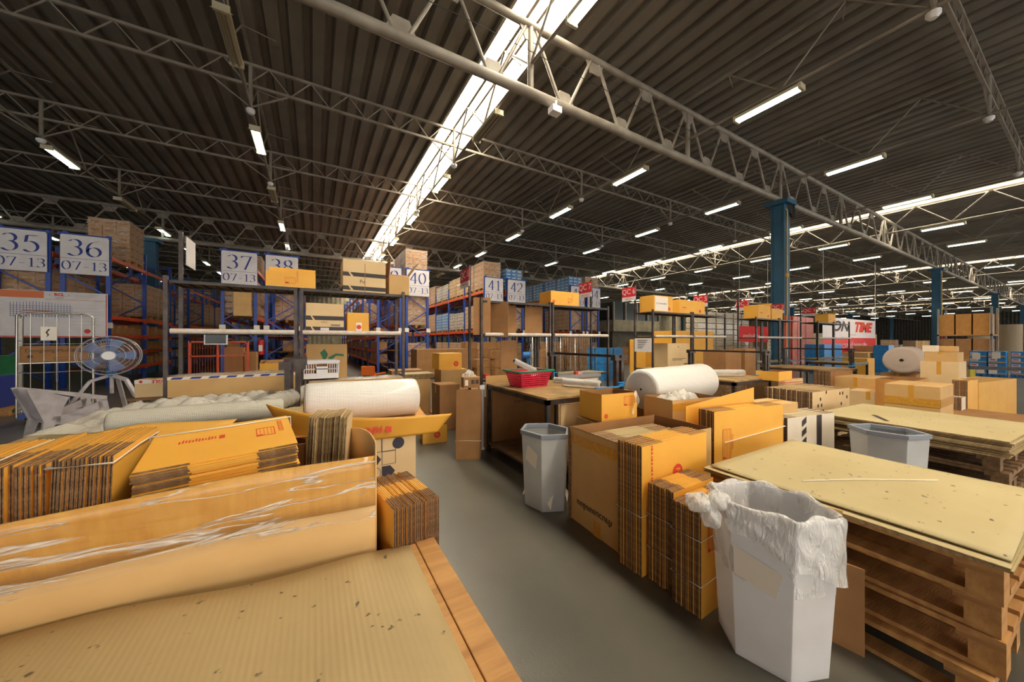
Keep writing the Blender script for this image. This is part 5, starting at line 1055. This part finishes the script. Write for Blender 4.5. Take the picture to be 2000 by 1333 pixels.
for q, yy in enumerate((2.45, 2.0, 1.5, 1.05)):
    for l in range(4):
        L = 'blue and white printed carton, %s up in the %s far right floor column' % (ORD[l], ORD[q]); loc = (23.7+.4*(q > 1), yy, .12+.23*l)
        if src is None:
            src = carton(L, loc, 0, .6, .42, .225, 'blue_carton', tape=None, group=G1)
            for P, m_, nm in (([rect(-.4, .06, -.2, .17)], 'sign_white', 'white_print'), ([rect(-.38, .1, -.24, .14)], 'ink_red', 'red_print'), ([rect(-.42, 0, 0, .04)], 'load_gold', 'cream_band')): flat(P, m_, src, (-.003 if m_ != 'ink_red' else -.005, 0, 0), FACE['left'], nm)
            kids(src)
        else: dup(src, loc, None, L, G1)
    pallet('blue plastic pallet under the %s blue and white carton column at far right' % ORD[q], (23.7+.4*(q > 1), yy, 0), 0, .6, .43, .11, 'blue_plastic')
for q, (yy, zz) in enumerate(((2.6, .7), (2.12, .75), (2.5, .12), (2.2, .12))):
    o = MB().box(-.004, 0, 0, .2, 0, .26).build('paper_sheet', 'paper', None, (23.69, yy, zz)); tag(o, 'white paper sheet on the far right blue cartons, %s' % ('upper left', 'upper right', 'lower left', 'lower right')[q], 'paper')
for k, (x, y, w_, d_, h_, m, lab) in enumerate(((19.4, 6.2, .8, .7, 1.3, 'blue_carton', 'clear wrapped blue bottle crates behind rack five, left'), (20.6, 6.2, .8, .7, 1.3, 'blue_carton', 'clear wrapped blue bottle crates behind rack five, right'),
   (22.5, 5.6, 1.2, .9, .9, 'kraft', 'tan carton pile behind the grey foam roll'), (24.6, 5.8, 1.2, .9, 1.2, 'load_brown', 'film-wrapped brown pile right of rack five'), (17.6, 4.4, .8, .7, .8, 'yellow', 'yellow carton on the floor far right of rack five'), (22.8, 5.0, .8, .5, 1.25, 'blue_carton', 'blue printed box tower right of rack five'))):
    carton(lab, (x, y, .0), 0, w_, d_, h_, m, tape=None)
for k, (x, y) in enumerate(((31, 9.8), (33.4, 9.7), (35.8, 9.6), (38.2, 9.5), (41.5, 10.4))):
    t = thing('paper_bale', 'strapped kraft paper bale, %s from the left beyond the foam roll' % ORD[k], 'bale', (x, y, 0), 0, 'strapped paper bales'); MB().box(0, 2.1, 0, 1.6, 0, 2.0).build('paper', 'paper_roll', t, bevel=.05)
    b = MB()
    for q in (.6, 1.4): b.box(q, q+.03, -.006, 1.606, -.002, 2.006)
    b.build('strap', 'ink_red', t)
# wooden crates of kraft on shelf, two big rolls
t = thing('storage_shelf', 'steel shelf loaded with stacks of kraft board right of the second column', 'shelf', (32.9, 3.2, 0))
for x in (0, 2.0):
    for y in (0, 1.9): MB().box(x, x+.08, y, y+.08, 0, 3.4).build('post', 'chrome', t)
for z in (.3, 1.75): MB().box(0, 2.08, 0, 1.98, z, z+.08).build('shelf', 'wood', t)
k = 0
for z, m in ((.38, 'kraft_dark'), (1.83, 'yellow_in')):
    for x in (.12, .74, 1.36):
        carton('block of stacked %s board, %s on the steel shelf at right' % ('dark' if z < 1 else 'golden', ORD[k]), (33.05, 3.2+x, z+.005), 0, 1.8, .56, 1.2, m, tape=None, group='board blocks on the right steel shelf'); k += 1
for k, x in enumerate((41.5, 42.2, 43.0)):
    y = (4.6, 3.4, 2.2)[k]; t = thing('paper_reel', 'tall upright reel of brown paper at the right edge, %s from the left' % ORD[k], 'reel', (x, y, 0), 0, 'upright brown paper reels'); b = MB(); b.tube((0, 0, 0), (0, 0, 2.6), .52, 40); b.build('paper', 'paper_roll', t)
    MB().tube((0, 0, 2.6), (0, 0, 2.61), .1, 12).build('core', 'core', t)
# barrier rail
t = thing('safety_rail', 'black and yellow low safety rail at the right edge', 'rail', (16.6, 2.0, 0), R(-62)); b = MB(); b.box(0, 1.3, 0, .08, .62, .72); b.build('rail', 'black_metal', t); b = MB(); b.box(1.3, 4.0, 0, .08, .62, .72); b.build('rail', 'guard_yellow', t)
for x in (0, 3.0): MB().box(x, x+.1, 0, .08, 0, .62).build('post', 'guard_yellow', t)
# pink goods and pallets behind rack five
k = 0; src = None
for x, y in ((25.4, 9.8), (26.6, 9.8), (27.8, 9.8)):
    for l in range(6):
        lab = 'pink printed carton, %s up in the %s tower behind rack five' % (ORD[l], ORD[k]); loc = (x, y, .5*l)
        if src is None: src = carton(lab, loc, 0, 1.1, .9, .49, 'pink_carton', tape=None, group='pink carton towers'); kids(src)
        else: dup(src, loc, None, lab, 'pink carton towers')
    k += 1
# pale sack towers beyond rack three and four
k = 0; src = None
for x in (28, 29.4, 30.8, 32.2, 33.6, 35):
    for l in range(8):
        lab = 'pale sack bale, %s up in the %s tower beyond rack three' % (ORD[l], ORD[k]); loc = (x, 17.2, .5*l)
        if src is None: src = carton(lab, loc, 0, 1.2, 1.1, .48, 'load_white', tape=None, group='pale sack towers', bev=.04, name='sack_bale', cat='bale'); kids(src)
        else: dup(src, loc, None, lab, 'pale sack towers')
    k += 1
t = thing('mezzanine_office', 'grey mezzanine office with windows behind the QC 6 sign', 'office', (20, 19, 0)); MB().box(0, 5.5, 0, 3, 2.2, 3.1).build('floor_band', 'wall', t); MB().box(.1, 5.4, .1, 2.9, 3.1, 4.5).build('glazing', 'screen', t)
for x in (0, 1.3, 2.6, 3.9, 5.4): MB().box(x, x+.1, -.02, .1, 3.1, 4.5).build('mullion', 'truss', t)
MB().box(.2, 5.3, .3, 2.8, 0, 2.2).build('base', 'wall_dark', t)
# distant goods filling the right half of the hall
k = 0
for i in range(26):
    x = 30+(i % 9)*6.3+random.uniform(-1, 1); y = 12.5+(i//9)*8+random.uniform(-1, 1); x += 2.2*any(abs(x-cx) < 1.8 and abs(y-cy) < 1.8 for cx in COLX for cy in (5.6, 22.4))
    kd = random.choice(['brown', 'brown', 'gold', 'white', 'blue']); put_load(kd, (x, y, 0), 0, 'distant pallet of %s, %s in the %s far line' % (CN[kd], ORD[i % 9], ORD[i//9]), CN[kd]+' far across the hall', random.uniform(.9, 1.5))
